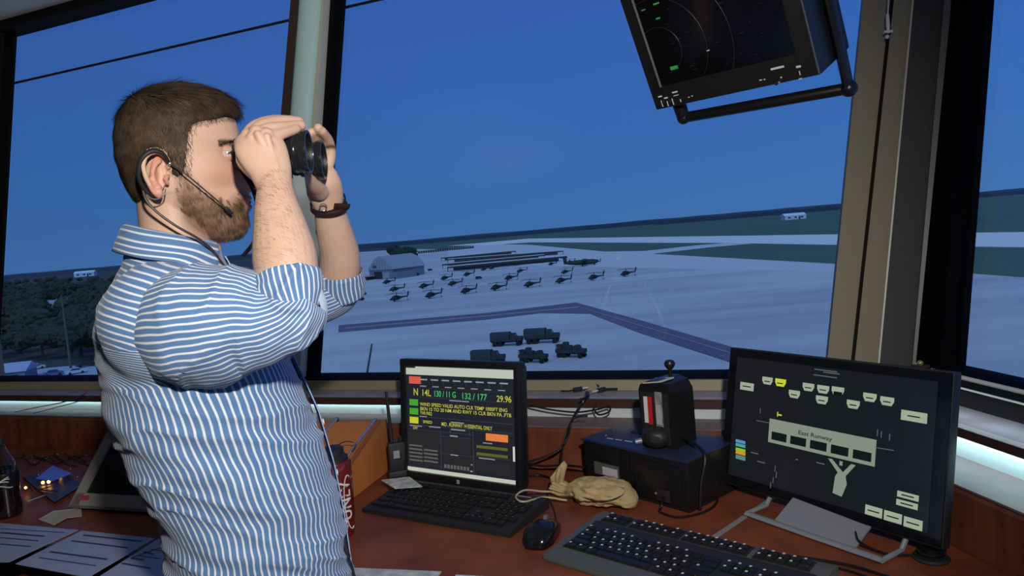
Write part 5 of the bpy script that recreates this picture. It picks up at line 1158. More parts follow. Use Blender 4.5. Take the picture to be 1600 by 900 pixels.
# ---- far (left) arm
chain(skin_mb, [(300, 455, .15), (400, 460, .19), (490, 458, .19), (524, 450, .176)], [(.050, .050), (.046, .046), (.040, .040), (.033, .033)], 18)
far_fore = [(528, 448, .175), (531, 425, .160), (530, 395, .140), (522, 360, .115), (516, 332, .095), (513, 314, .082)]
chain(skin_mb, far_fore, [(.033, .033), (.0375, .038), (.0370, .037), (.0325, .031), (.0280, .024), (.0265, .021)], 22, HF)
chain(skin_mb, [(513, 320, .085), (509, 302, .073), (504, 287, .062), (501, 272, .058)], [(.0265, .020), (.0310, .020), (.0320, .019), (.0280, .015)], 20, HF)
FF = [([(508, 272, .058), (516, 246, .062), (514, 222, .052), (503, 205, .022)], (.010, .0098, .0090, .0080)), ([(499, 270, .058), (504, 242, .064), (503, 217, .052), (497, 200, .018)], (.0102, .010, .0092, .0082)),
      ([(490, 272, .056), (492, 244, .062), (490, 222, .052), (486, 207, .026)], (.0102, .010, .009, .008)), ([(482, 276, .054), (480, 252, .060), (478, 232, .052), (475, 216, .030)], (.0095, .009, .0082, .0072))]
for pts, r in FF: chain(skin_mb, pts, r, 12, n=5)
chain(skin_mb, [(500, 300, .055), (488, 288, .020), (478, 279, -.010), (466, 276, -.035)], (.0160, .0140, .0115, .0095), 14)

tmp = skin_mb.build('tmp', mat('tmpm', (1, 1, 1)))
def remesh(o, vox, smooth_it=4, fac=.5):
    m = o.modifiers.new('r', 'REMESH'); m.mode = 'VOXEL'; m.voxel_size = vox; m.use_smooth_shade = True
    s = o.modifiers.new('s', 'SMOOTH'); s.factor = fac; s.iterations = smooth_it
    dg = bpy.context.evaluated_depsgraph_get(); me = bpy.data.meshes.new_from_object(o.evaluated_get(dg)); bpy.data.objects.remove(o); return me
bm_ = remesh(tmp, .0019, 3, .5); bm_.name = 'body'
co = np.empty(len(bm_.vertices)*3); bm_.vertices.foreach_get('co', co); co = co.reshape(-1, 3)
XL, YO, ZL = loc_(co)
def inpoly(x, z, P):
    x = np.asarray(x); z = np.asarray(z); r = np.zeros(x.shape, bool); n = len(P)
    for i in range(n):
        (x0, z0), (x1, z1) = P[i], P[(i+1) % n]
        c = ((z0 > z) != (z1 > z)) & (x < (x1-x0)*(z-z0)/(z1-z0+1e-12)+x0); r ^= c
    return r
def l2(px_, py_, o=-.055): P = PP(px_, py_, o); a, b, c = loc_(P); return (a, c)
def softpoly(x, z, P, s=.006, k=10):
    a = np.zeros(np.shape(x))
    for i in range(k):
        t = 2*PI*i/k; a += inpoly(x+s*math.cos(t), z+s*math.sin(t), P)
    return a/k
BEARD = [l2(*p) for p in ((279, 272), (279, 300), (277, 322), (281, 345), (300, 362), (325, 374), (345, 382), (372, 384), (398, 374), (402, 345), (398, 312), (386, 302), (371, 303), (358, 318), (346, 316), (330, 306), (308, 292), (296, 278), (291, 268))]
LIPS = lambda x, y, z: np.clip(g_(z, 1.5815, .0100)*1.9*(np.abs(y) < .030)*(x > .066), 0, 1)
bd = softpoly(XL, ZL, BEARD, .007)*(ZL > 1.515)*(np.abs(YO) < .09)*(XL > -.04)*(1-LIPS(XL, YO, ZL))
jaw = (ZL > 1.50)
bd *= (1-np.clip(g_(XL, .088, .012)*(ZL > 1.600), 0, 1))
lip = LIPS(XL, YO, ZL)*(ZL > 1.5)
earm = np.clip(((np.abs(YO) > .0745) & (ZL > 1.58) & (ZL < 1.67) & (XL < -.01))*.7, 0, 1)
red = np.clip(.5*g_(XL, .055, .03)*g_(ZL, 1.62, .025)+earm+.6*g_(ZL, 1.615, .01)*(XL > .1), 0, 1)*(np.abs(YO) < .088)*(XL < .125)
brow = np.exp(-((ZL-(1.674-.10*(np.abs(YO)-.028)**1))/.0035)**2)*((np.abs(YO) > .012) & (np.abs(YO) < .055) & (XL > .05))
att = np.stack([bd, lip, red, brow], 1)
ca = bm_.color_attributes.new('tint', 'FLOAT_COLOR', 'POINT'); ca.data.foreach_set('color', att.astype(np.float32).ravel())
def attr_nodes(m, name='tint'):
    n = m.node_tree.nodes; a = n.new('ShaderNodeAttribute'); a.attribute_name = name; s = n.new('ShaderNodeSeparateColor'); m.node_tree.links.new(a.outputs['Color'], s.inputs[0]); return a, s
sk = mat('skin', (.62, .36, .25), .48, spec=.35)
n = sk.node_tree.nodes; L = sk.node_tree.links; b = n['Principled BSDF']; b.inputs['Subsurface Weight'].default_value = .10; b.inputs['Subsurface Radius'].default_value = (.010, .004, .002); b.inputs['Subsurface Scale'].default_value = .6
a_, s_ = attr_nodes(sk); tcn = n.new('ShaderNodeTexCoord'); nn1 = n.new('ShaderNodeTexNoise'); nn1.inputs['Scale'].default_value = 35; nn1.inputs['Detail'].default_value = 5; L.new(tcn.outputs['Object'], nn1.inputs[0])
def mixc(fac, c1, c2):
    m = n.new('ShaderNodeMix'); m.data_type = 'RGBA'
    if isinstance(fac, float): m.inputs[0].default_value = fac
    else: L.new(fac, m.inputs[0])
    for k, c in ((6, c1), (7, c2)):
        if isinstance(c, tuple): m.inputs[k].default_value = (*c, 1)
        else: L.new(c, m.inputs[k])
    return m.outputs[2]
c0 = mixc(nn1.outputs[0], (.76, .52, .39), (.66, .40, .28)); c1 = mixc(s_.outputs['Blue'], c0, (.66, .27, .19))
c2 = mixc(s_.outputs['Red'], c1, (.30, .165, .105)); c3 = mixc(s_.outputs['Green'], c2, (.55, .20, .17)); c4 = mixc(a_.outputs['Alpha'], c3, (.09, .05, .03))
L.new(c4, b.inputs['Base Color']); nb = n.new('ShaderNodeTexNoise'); nb.inputs['Scale'].default_value = 420; L.new(tcn.outputs['Object'], nb.inputs[0]); bp = n.new('ShaderNodeBump'); bp.inputs['Strength'].default_value = .25; bp.inputs['Distance'].default_value = .001; L.new(nb.outputs[0], bp.inputs['Height']); L.new(bp.outputs[0], b.inputs['Normal'])
bm_.materials.clear(); bm_.materials.append(sk)
Mi = np.array(person.matrix_world.inverted()); co2 = co@Mi[:3, :3].T+Mi[:3, 3]; bm_.vertices.foreach_set('co', co2.ravel()); bm_.update()
body = bpy.data.objects.new('body', bm_); COL.objects.link(body); body.parent = person
# eyes
eyew = mat('eye_white', (.50, .45, .42), .2); iris = mat('eye_iris', (.05, .035, .02), .1)
for s in (-1, 1):
    c = LW(.0622, s*.0335, 1.6560); MB().ball(c, .0118, u=20, v=14).build('eye', eyew, person, smooth='full', world=True)
    MB().ball(LW(.0660, s*.0368, 1.6556), (.0074, .0078, .0066), M=np.array([HF, HN, A(0, 0, 1)]).T, u=14, v=8).build('iris', iris, person, smooth='full', world=True)
    for e0_, e1_ in ((14, 88), (-88, -20)):
        lid_r = [[c+HF*.0130*math.cos(math.radians(e))*math.cos(a)+HN*.0130*math.cos(math.radians(e))*math.sin(a)+A(0, 0, .0130*math.sin(math.radians(e))) for a in np.linspace(0, 2*PI, 28, endpoint=False)] for e in np.linspace(e0_, e1_, 8)]
        MB().loft(lid_r).build('eyelid', mat('eyelid_skin', (.62, .37, .27), .5), person, smooth='full', world=True)
    up_ = [(.0755, .021, 1.6575), (.0782, .028, 1.6612), (.0770, .036, 1.6625), (.0710, .044, 1.6600), (.064, .049, 1.6560)]
    sp_ = spline([LW(a-.0008, s*b, c-.0016) for a, b, c in up_], 4); MB().tube(sp_, [.0007]*len(sp_), 6).build('lashes', mat('lash', (.03, .02, .015), .7), person, world=True)

# ---- hair: cap following the skull plus combed strands
HAIR = [l2(*p) for p in ((372, 172), (366, 178), (352, 178), (338, 184), (318, 188), (303, 192), (296, 200), (291, 216), (288, 240), (287, 262), (281, 276), (273, 276), (268, 255), (262, 236), (240, 228), (222, 236), (213, 262), (216, 290), (222, 312), (226, 330), (222, 352), (190, 352), (150, 300), (150, 150), (200, 100), (330, 90), (400, 130), (400, 172))]
thick = np.array([0])
def hair_thick(x, y, z):
    m = softpoly(x, z, HAIR, .004, 8)
    t = .0045+.0035*np.clip((z-1.715)/.035, 0, 1)+.006*g_(x, .07, .03)*(z > 1.71)
    t = t*np.clip((z-1.56)/.05, .45, 1)
    return m, t
ZS2 = np.linspace(1.545, 1.7618, 120); hx2, hy2, hz2 = head_xyz(TH[None, :], ZS2[:, None])
def grid_normals(x, y, z):
    P = np.stack([x, y, z], -1); dth = np.roll(P, -1, 1)-np.roll(P, 1, 1); dz = np.gradient(P, axis=0); nn = np.cross(dth, dz); nn /= np.linalg.norm(nn, axis=-1, keepdims=True)+1e-12
    c = np.stack([np.full_like(x, -.005), 0*y, np.full_like(z, 1.66)], -1); sg = np.sign(np.sum(nn*(P-c), -1, keepdims=True)); return nn*sg
hn = grid_normals(hx2, hy2, hz2); hm_, ht = hair_thick(hx2, hy2, hz2)
nzv = np.array([[noise.noise(Vector((hx2[i, j]*70, hy2[i, j]*70, hz2[i, j]*70))) for j in range(NTH)] for i in range(len(ZS2))])
off = np.where(hm_ > 0, (ht*(1+.25*nzv))*np.minimum(1, hm_*1.25)-.002*(1-hm_), -.006)
cap = np.stack([hx2, hy2, hz2], -1)+hn*off[..., None]
hairm = mat('hair_brown', (.034, .021, .014), .8, spec=.08, noise_=(60, (.085, .055, .036), 4, (1, 1, 1)))
strandm = mat('hair_strand', (.045, .029, .019), .6, spec=.18, noise_=(45, (.125, .08, .05), 3, (1, 1, 1)))
MB().loft(grid_rings(cap[..., 0], cap[..., 1], cap[..., 2])).build('hair', hairm, person, smooth='full', world=True)
random.seed(11); rg = np.random.default_rng(5)
def strands(name, n, roots, dirs, nrm, lens, wid, m, curl=.25, lift=.25, seg=4):
    V = []; F = []
    for k in range(n):
        p = roots[k].copy(); d = dirs[k]; nn_ = nrm[k]; ln = lens[k]; side_ = np.cross(d, nn_); side_ /= np.linalg.norm(side_)+1e-9
        v = d+nn_*lift+side_*rg.normal(0, .18); v /= np.linalg.norm(v); b0 = len(V)
        for i in range(seg+1):
            w_ = wid*(1-i/(seg+.6)); V.append(p-side_*w_); V.append(p+side_*w_)
            p = p+v*ln/seg; v = v-nn_*lift*curl*2/seg+rg.normal(0, .05, 3); v /= np.linalg.norm(v)
        for i in range(seg): a = b0+2*i; F.append((a, a+1, a+3, a+2))
    mb = MB(); mb.v = [tuple(q) for q in V]; mb.f = F
    me = bpy.data.meshes.new(name); me.from_pydata([tuple((Mi@A(*q, 1))[:3]) for q in V], [], F); me.polygons.foreach_set('use_smooth', [True]*len(F)); me.materials.append(m)
    o = bpy.data.objects.new(name, me); COL.objects.link(o); o.parent = person; o['kind'] = 'stuff'; return o
def sample_grid(G, nrm, mask, n):
    I, J = np.nonzero(mask); wts = np.abs(G[I, J, 1]*0+1); # area weight approx: ring circumference
    wts = np.clip(ip(G[I, J, 2], ZW), .012, 1); wts /= wts.sum(); k = rg.choice(len(I), n, p=wts); i, j = I[k], J[k]
    t, s = rg.random(n), rg.random(n); i2 = np.minimum(i+1, G.shape[0]-1); j2 = (j+1) % G.shape[1]
    P = (G[i, j]*((1-t)*(1-s))[:, None]+G[i2, j]*(t*(1-s))[:, None]+G[i, j2]*((1-t)*s)[:, None]+G[i2, j2]*(t*s)[:, None]); return P, nrm[i, j]
def toW(P): return P[:, 0:1]*HF+(P[:, 1:2]+HD)*HN+P[:, 2:3]*A(0, 0, 1)
def toWd(D_): return D_[:, 0:1]*HF+D_[:, 1:2]*HN+D_[:, 2:3]*A(0, 0, 1)
Pn, Nn = sample_grid(cap, hn, hm_ > .55, 15000)
crown = A(-.055, 0, 1.755)
d = Pn-crown; d[:, 1] *= .5; topm = np.clip((Pn[:, 2]-1.715)/.03, 0, 1)[:, None]
d = d/np.linalg.norm(d, axis=1, keepdims=True); d = d+topm*A(.9, -.15, .1)+(1-topm)*A(-.25, 0, -.75)
frontm = (np.clip((Pn[:, 0]-.04)/.03, 0, 1)*np.clip((Pn[:, 2]-1.71)/.02, 0, 1))[:, None]; d = d+frontm*A(.3, -.9, .1)
d = d-Nn*np.sum(d*Nn, 1, keepdims=True); d /= np.linalg.norm(d, axis=1, keepdims=True)
ln = .010+.022*topm[:, 0]; ln = ln*rg.uniform(.7, 1.2, len(ln)); ln = np.where(Pn[:, 2] < 1.60, .006, ln)
strands('hair_strands', len(Pn), toW(Pn), toWd(d), toWd(Nn), ln, .00042, strandm, lift=.13)
# sideburn / beard stubble strands
hn1 = grid_normals(hx_, hy_, hz_); G1 = np.stack([hx_, hy_, hz_], -1)
bm1 = softpoly(hx_, hz_, BEARD, .006)*(hz_ > 1.522)*(1-LIPS(hx_, hy_, hz_))*(1-np.clip(g_(hx_, .092, .012)*(hz_ > 1.600), 0, 1))
bden = np.clip(.30+.70*np.clip((1.600-hz_)/.035, 0, 1)+.3*(hx_ > .07), 0, 1)*np.array([[.55+.9*noise.noise(Vector((hx_[i, j]*60, hy_[i, j]*60, hz_[i, j]*60))) for j in range(NTH)] for i in range(NZ)]).clip(.15, 1)
Pb, Nb = sample_grid(G1, hn1, rg.random(bm1.shape) < bm1*bden, 5200)
db = np.tile(A(.25, 0, -1), (len(Pb), 1))+Nb*.3; db = db-Nb*np.sum(db*Nb, 1, keepdims=True); db /= np.linalg.norm(db, axis=1, keepdims=True)
beardm = mat('beard_hair', (.085, .048, .028), .6, spec=.3, noise_=(70, (.26, .15, .085), 3, (1, 1, 1)))
mus = (Pb[:, 2] > 1.583) & (Pb[:, 0] > .065)
strands('beard', len(Pb), toW(Pb), toWd(db), toWd(Nb), np.where(mus, .0028, rg.uniform(.005, .010, len(Pb))), .00032, beardm, lift=.55, curl=.3)
# short fade above the ear
Pf, Nf = sample_grid(G1, hn1, (softpoly(hx_, hz_, HAIR, .010) > .15) & (hm_[np.clip(((hz_-1.545)/(1.7618-1.545)*119).astype(int), 0, 119), np.arange(NTH)[None, :]] < .6) & (hz_ > 1.56), 2500)
df = np.tile(A(.1, 0, -1.), (len(Pf), 1)); df = df-Nf*np.sum(df*Nf, 1, keepdims=True); df /= np.linalg.norm(df, axis=1, keepdims=True)
strands('temple_hair', len(Pf), toW(Pf), toWd(df), toWd(Nf), rg.uniform(.003, .006, len(Pf)), .00022, mat('temple_strand', (.05, .032, .02), .9, spec=.0), lift=.15)
# eyebrow
ws = []
for s in (-1, 1):
    for k in range(220):
        t = rg.random(); yy = .014+.038*t; zc = 1.6725+.006*math.sin(PI*min(1, t*1.15))-.004*t+rg.normal(0, .0014)
        th_ = math.atan2(yy, .08); x_, y_, z_ = head_xyz(np.arctan2(yy/.075, .9), zc); ws.append((x_+.0005, s*yy, zc, t, s))
Pe = np.array([[w_[0], w_[1], w_[2]] for w_ in ws]); de = np.array([[-.3-.3*w_[3], w_[4]*.9, .25-.5*w_[3]] for w_ in ws]); de /= np.linalg.norm(de, axis=1, keepdims=True); ne = np.tile(A(1, 0, 0), (len(Pe), 1))
# place on skull surface in front view
for i in range(len(Pe)):
    ths = np.linspace(0, 1.3, 60); a_x, a_y, a_z = head_xyz(ths, Pe[i, 2]); j = np.argmin(abs(a_y-abs(Pe[i, 1]))); Pe[i, 0] = a_x[j]+.0005
strands('eyebrow', len(Pe), toW(Pe), toWd(de), toWd(ne), rg.uniform(.006, .009, len(Pe)), .0004, mat('brow_hair', (.05, .03, .018), .5), lift=.25)
# forearm hair
def arm_hair(name, pts, rads, n, lo):
    W_ = np.array([np.concatenate([PP(x, y, o), r]) for (x, y, o), r in zip(pts, rads)]); S_ = spline(W_, 6); rings = tube_rings(S_[:, :3], [(a, b) for a, b in S_[:, 3:5]], 40, HF)
    R3 = np.array(rings); m = R3.shape[0]; i = rg.integers(lo, m-1, n); j = rg.integers(0, 40, n); t = rg.random(n)[:, None]; P = R3[i, j]*(1-t)+R3[i+1, j]*t; c = S_[i, :3]; N_ = P-c; N_ /= np.linalg.norm(N_, axis=1, keepdims=True)
    ax = S_[i, :3]-S_[i+1, :3]; ax /= np.linalg.norm(ax, axis=1, keepdims=True); d = ax*-.4+np.cross(ax, N_)*.8; strands(name, n, P-N_*.0005, d, N_, rg.uniform(.006, .012, n), .00011, mat('arm_hair', (.20, .11, .06), .5), lift=.3)
fr_r = [(.033, .034), (.0400, .041), (.0425, .042), (.0370, .036), (.0305, .029), (.0250, .022), (.0250, .019)]
arm_hair('arm_hair', near_fore, fr_r, 1500, 8)
# finger nails
for (x, y, o) in ((468, 188, -.085), (471, 194, -.106)):
    pass

# ---- SHIRT
def stripe_mat(name, base=(.115, .235, .46), white=(.80, .84, .86), per=.0094, duty=.30):
    m = mat(name, base, .75, spec=.2); n = m.node_tree.nodes; L = m.node_tree.links; b = n['Principled BSDF']; b.inputs['Sheen Weight'].default_value = .15
    a = n.new('ShaderNodeAttribute'); a.attribute_name = 'stripe'; d = n.new('ShaderNodeMath'); d.operation = 'DIVIDE'; d.inputs[1].default_value = per; L.new(a.outputs['Fac'], d.inputs[0])
    f = n.new('ShaderNodeMath'); f.operation = 'FRACT'; L.new(d.outputs[0], f.inputs[0])
    s = n.new('ShaderNodeMath'); s.operation = 'SUBTRACT'; s.inputs[1].default_value = .5; L.new(f.outputs[0], s.inputs[0]); ab = n.new('ShaderNodeMath'); ab.operation = 'ABSOLUTE'; L.new(s.outputs[0], ab.inputs[0])
    mr = n.new('ShaderNodeMapRange'); mr.inputs[1].default_value = duty/2+.045; mr.inputs[2].default_value = duty/2-.045; L.new(ab.outputs[0], mr.inputs[0])
    mx = n.new('ShaderNodeMix'); mx.data_type = 'RGBA'; mx.inputs[6].default_value = (*base, 1); mx.inputs[7].default_value = (*white, 1); L.new(mr.outputs[0], mx.inputs[0]); L.new(mx.outputs[2], b.inputs['Base Color'])
    t = n.new('ShaderNodeTexCoord'); nb = n.new('ShaderNodeTexNoise'); nb.inputs['Scale'].default_value = 28; nb.inputs['Detail'].default_value = 3; L.new(t.outputs['Object'], nb.inputs[0]); bp = n.new('ShaderNodeBump'); bp.inputs['Strength'].default_value = .5; bp.inputs['Distance'].default_value = .003; L.new(nb.outputs[0], bp.inputs['Height']); L.new(bp.outputs[0], b.inputs['Normal'])
    return m
shirt_m = stripe_mat('shirt_stripe')
def N3(p, sc, sd=0): return noise.noise(Vector((p[0]*sc[0]+sd, p[1]*sc[1]+sd*.7, p[2]*sc[2]-sd)))
def ridg(v): return (1-abs(v))**3
def fold(p, kind):
    if kind == 'torso':
        z = p[2]; w_ = .35+.65*g_(z, .98, .14)+.5*g_(z, 1.22, .08)
        q = (p[0], p[1], p[2]+.45*(p@HF)); return (.0085*N3(q, (7, 7, 20), 1)+.0060*ridg(2.2*N3(q, (6, 6, 26), 4))-.003+.003*N3(q, (20, 20, 55), 6))*w_+.004*N3(p, (5, 5, 5), 9)
    if kind == 'sleeve':
        x_ = p@HF; e_ = .35+1.0*g_(x_, .10, .07)+.4*g_(x_, -.03, .03); q = (p[0]+.5*p[2], p[1], p[2]-.6*x_)
        return (.0050*N3(q, (8, 8, 24), 2)+.0065*ridg(2.4*N3(q, (9, 9, 20), 5))-.003+.0030*N3(q, (26, 26, 40), 7))*e_
    return .002*N3(p, (30, 30, 30), 3)
def cloth(name, mesh, stripe_fn, kind, m=None):
    co = np.empty(len(mesh.vertices)*3); mesh.vertices.foreach_get('co', co); co = co.reshape(-1, 3); no = np.empty_like(co).ravel(); mesh.vertices.foreach_get('normal', no); no = no.reshape(-1, 3)
    st_ = stripe_fn(co); dsp = np.array([fold(p, kind) for p in co]); co = co+no*dsp[:, None]
    at = mesh.attributes.new('stripe', 'FLOAT', 'POINT'); at.data.foreach_set('value', st_.astype(np.float32))
    co = co@Mi[:3, :3].T+Mi[:3, 3]; mesh.vertices.foreach_set('co', co.ravel()); mesh.update(); mesh.materials.clear(); mesh.materials.append(m or shirt_m); mesh.polygons.foreach_set('use_smooth', [True]*len(mesh.polygons))
    o = bpy.data.objects.new(name, mesh); COL.objects.link(o); o.parent = person; return o
# torso silhouette from the photograph's side view: back, front, half width at height z
BK = [(.86, -.105), (.937, -.10), (1.013, -.097), (1.07, -.094), (1.116, -.101), (1.183, -.129), (1.277, -.150), (1.365, -.152), (1.41, -.147), (1.441, -.138), (1.475, -.118), (1.50, -.100), (1.53, -.088)]
FT = [(.86, .188), (.937, .184), (1.052, .180), (1.142, .172), (1.233, .156), (1.324, .128), (1.40, .095), (1.45, .065), (1.48, .048), (1.50, .040), (1.53, .032)]
HW = [(.86, .150), (.95, .150), (1.05, .160), (1.15, .172), (1.25, .180), (1.34, .188), (1.40, .190), (1.43, .178), (1.455, .150), (1.48, .110), (1.50, .078), (1.53, .060)]
zs = np.linspace(.86, 1.525, 60); rings = []
for z in zs:
    xb, xf, hw_ = np.interp(z, *zip(*BK)), np.interp(z, *zip(*FT)), np.interp(z, *zip(*HW)); xc = (xb+xf)/2; hx = (xf-xb)/2
    rings.append([LW(xc+hx*math.copysign(abs(math.cos(a))**.9, math.cos(a)), hw_*math.copysign(abs(math.sin(a))**.85, math.sin(a)), z) for a in np.linspace(0, 2*PI, 72, endpoint=False)])
mb = MB().loft(rings)
for s in (-1, 1): mb.ball(LW(-.050, s*.132, 1.412), (.082, .084, .090), M=np.array([HF, HN, A(0, 0, 1)]).T, u=24, v=16)
me = remesh(mb.build('tmp', shirt_m), .005, 8, .5)
# hollow the torso? collar covers the neck opening
def st_torso(co):
    x, y, z = loc_(co); xc = np.interp(z, [a for a, b in BK], [(b+np.interp(a, *zip(*FT)))/2 for a, b in BK]); ph = np.arctan2(x-xc, -y); u1 = ph*.165+.02*np.clip((1.15-z), -1, 1)*0
    u2 = (z-1.3)*math.cos(.42)+(x+.05)*math.sin(.42); w_ = np.clip((z-1.335)/.055, 0, 1)*np.clip((.05-x)/.04, 0, 1)
    fr_ = np.clip((z-1.40)/.05, 0, 1)*np.clip((x-.0)/.04, 0, 1)
    wob = np.array([.0045*noise.noise(Vector((p[0]*7, p[1]*7, p[2]*16)))+.0022*noise.noise(Vector((p[0]*16, p[1]*16, p[2]*42))) for p in co])
    return u1*(1-w_)+u2*w_+wob+2
cloth('shirt', me, st_torso, 'torso')
# sleeves
def sleeve(name, pts, rad, seg=64, n=10, r_st=.075, refr=HF, ph0=0.0, kind='sleeve'):
    W_ = np.array([np.concatenate([PP(x, y, o), r]) for (x, y, o), r in zip(pts, rad)]); S_ = spline(W_, n); rg_ = tube_rings(S_[:, :3], [(a, b) for a, b in S_[:, 3:5]], seg, refr)
    mb = MB().loft(rg_, cap=True); o = mb.build('tmp', shirt_m); me = o.data; bpy.data.objects.remove(o)
    st = np.tile((np.arange(seg)/seg*2*PI+ph0), len(rg_)); st = np.where(st > 2*PI, st-2*PI, st)*r_st
    # continuous tubes closed seam: put seam away from the camera
    return me, st, S_
def cloth_tube(name, pts, rad, r_st, ref, kind='sleeve', wob=.0030, along=False, n=10, seg=64, seamdir=None):
    W_ = np.array([np.concatenate([PP(x, y, o), r]) for (x, y, o), r in zip(pts, rad)]); S_ = spline(W_, n); sd = HN if seamdir is None else seamdir
    rg_ = tube_rings(S_[:, :3], [(b, a) for a, b in S_[:, 3:5]], seg, sd)   # column 0 points to the seam side (away)
    V = [p for r in rg_ for p in r]; nr = len(rg_); F = []; 
    # duplicate column for the seam so that the stripe coordinate can jump
    Vn = []; st = []; arc = 0
    for i, r in enumerate(rg_):
        if i: arc += np.linalg.norm(S_[i, :3]-S_[i-1, :3])
        for k in range(seg+1):
            p = r[k % seg]; Vn.append(p); st.append((k/seg*2*PI*r_st if not along else arc)+wob*noise.noise(Vector(p)*14)+wob*.7*noise.noise(Vector(p)*34))
    for i in range(nr-1):
        for k in range(seg): a = i*(seg+1)+k; F.append((a, a+1, a+seg+2, a+seg+1))
    me = bpy.data.meshes.new(name); me.from_pydata([tuple(p) for p in Vn], [], F); st = np.array(st)
    bmx = bmesh.new(); bmx.from_mesh(me); bmesh.ops.recalc_face_normals(bmx, faces=bmx.faces[:]); bmx.to_mesh(me); bmx.free(); me.update()
    co = np.array(Vn); 
    # fold amplitude continuous across seam (position based); make normals equal on seam by radial direction
    cen = np.repeat(S_[:, :3], seg+1, 0); nr_ = co-cen; nr_ /= np.linalg.norm(nr_, axis=1, keepdims=True)
    dsp = np.array([fold(p, kind) for p in co]); co = co+nr_*dsp[:, None]
    at = me.attributes.new('stripe', 'FLOAT', 'POINT'); at.data.foreach_set('value', st.astype(np.float32)); co = co@Mi[:3, :3].T+Mi[:3, 3]; me.vertices.foreach_set('co', co.ravel()); me.update()
    me.materials.append(shirt_m); me.polygons.foreach_set('use_smooth', [True]*len(me.polygons)); o = bpy.data.objects.new(name, me); COL.objects.link(o); o.parent = person
    sm = o.modifiers.new('thick', 'SOLIDIFY'); sm.thickness = .0016; sm.offset = -1; return o
cloth_tube('sleeve', [(272, 514, -.150), (300, 513, -.176), (336, 508, -.192), (380, 501, -.207), (420, 501, -.220), (448, 492, -.230), (464, 480, -.234), (470, 470, -.233)],
           [(.066, .066), (.082, .076), (.083, .078), (.074, .071), (.064, .062), (.053, .054), (.042, .047), (.030, .038)], .083, HF)
cloth_tube('cuff', [(458, 490, -.235), (453, 470, -.229), (448, 452, -.223), (445, 440, -.218), (444, 435, -.216)], [(.036, .044), (.048, .051), (.051, .053), (.0505, .053), (.048, .051)], .052, HF, kind='sleeve', n=8)
cloth_tube('sleeve', [(330, 470, .165), (380, 475, .180), (440, 470, .190), (490, 462, .188), (520, 455, .180), (538, 446, .172), (544, 438, .168)],
           [(.075, .075), (.072, .072), (.065, .065), (.058, .058), (.050, .052), (.040, .044), (.028, .034)], .07, HF)
cloth_tube('cuff', [(537, 464, .178), (532, 448, .172), (529, 433, .165), (528, 422, .160)], [(.042, .044), (.050, .050), (.0485, .050), (.046, .048)], .055, HF, n=8)
for k, (x, y) in enumerate(((503, 470), (505, 510))):   # cuff tab with its loop at the near elbow
    pass
tb = spline([PP(497, 452, -.250), PP(506, 476, -.246), PP(506, 500, -.240), PP(500, 516, -.236), PP(497, 505, -.240)], 5); MB().tube(tb, [(.006, .0015)]*len(tb), 8).build('cuff_tab', mat('cuff_tab_cloth', (.45, .55, .66), .8), person, smooth=True, world=True)
# collar: stand + folded leaf, open at the throat
def collar():
    nA_ = 60; V = []; st = []; F = []
    a0 = math.radians(20)
    rows = 7
    for i in range(nA_+1):
        t = i/nA_; ang = a0+(2*PI-2*a0)*t    # from front-left round the back to front-right; ang 0 = front
        c, s = math.cos(ang), math.sin(ang); f = (1+c)/2   # 1 at front, 0 at back
        xin, yin = -.026+.064*c, .0655*s; zin = 1.560-.040*f**.9
        tip = math.exp(-((min(t, 1-t))/.085)**2)
        a1 = math.radians(62); ango = a1+(2*PI-2*a1)*t; co_, so_ = math.cos(ango), math.sin(ango); fo = (1+co_)/2; tip = math.exp(-((min(t, 1-t))/.07)**2)
        xo, yo = -.026+(.086+.016*tip)*co_, (.090+.020*tip)*so_; zo = 1.560-.040*fo**.9-.040-.022*tip+.002*math.sin(t*14)
        for k in range(rows):
            q = k/(rows-1); bul = math.sin(q*PI)*.004
            V.append(LW(xin+(xo-xin)*q**1.3+bul*c, yin+(yo-yin)*q**1.3+bul*s, zin+(zo-zin)*q+.005*math.sin(min(1, q*2)*PI)*(q < .5))); st.append(q*.047+.0006*math.sin(t*25)+.0)
    for i in range(nA_):
        for k in range(rows-1): a = i*rows+k; F.append((a, a+1, a+rows+1, a+rows))
    me = bpy.data.meshes.new('collar'); me.from_pydata([tuple((Mi@A(*p, 1))[:3]) for p in V], [], F); at = me.attributes.new('stripe', 'FLOAT', 'POINT'); at.data.foreach_set('value', np.array(st, np.float32))
    me.materials.append(shirt_m); me.polygons.foreach_set('use_smooth', [True]*len(F)); o = bpy.data.objects.new('collar', me); COL.objects.link(o); o.parent = person; s = o.modifiers.new('t', 'SOLIDIFY'); s.thickness = .0018; s.offset = 0
    # inner stand
    rr_ = []
    for i in range(41):
        ang = math.radians(28)+(2*PI-2*math.radians(28))*i/40; c, s = math.cos(ang), math.sin(ang); f = (1+c)/2
        rr_.append([LW(-.026+.063*c, .0645*s, 1.558-.040*f), LW(-.028+.068*c, .071*s, 1.515-.030*f)])
    V = [p for r in rr_ for p in r]; F = [(2*i, 2*i+1, 2*i+3, 2*i+2) for i in range(40)]
    me = bpy.data.meshes.new('collar_stand'); me.from_pydata([tuple((Mi@A(*p, 1))[:3]) for p in V], [], F); at = me.attributes.new('stripe', 'FLOAT', 'POINT'); at.data.foreach_set('value', np.array([k % 2*.03 for k in range(len(V))], np.float32))
    me.materials.append(shirt_m); o = bpy.data.objects.new('collar_stand', me); COL.objects.link(o); o.parent = person; s = o.modifiers.new('t', 'SOLIDIFY'); s.thickness = .0015
collar()
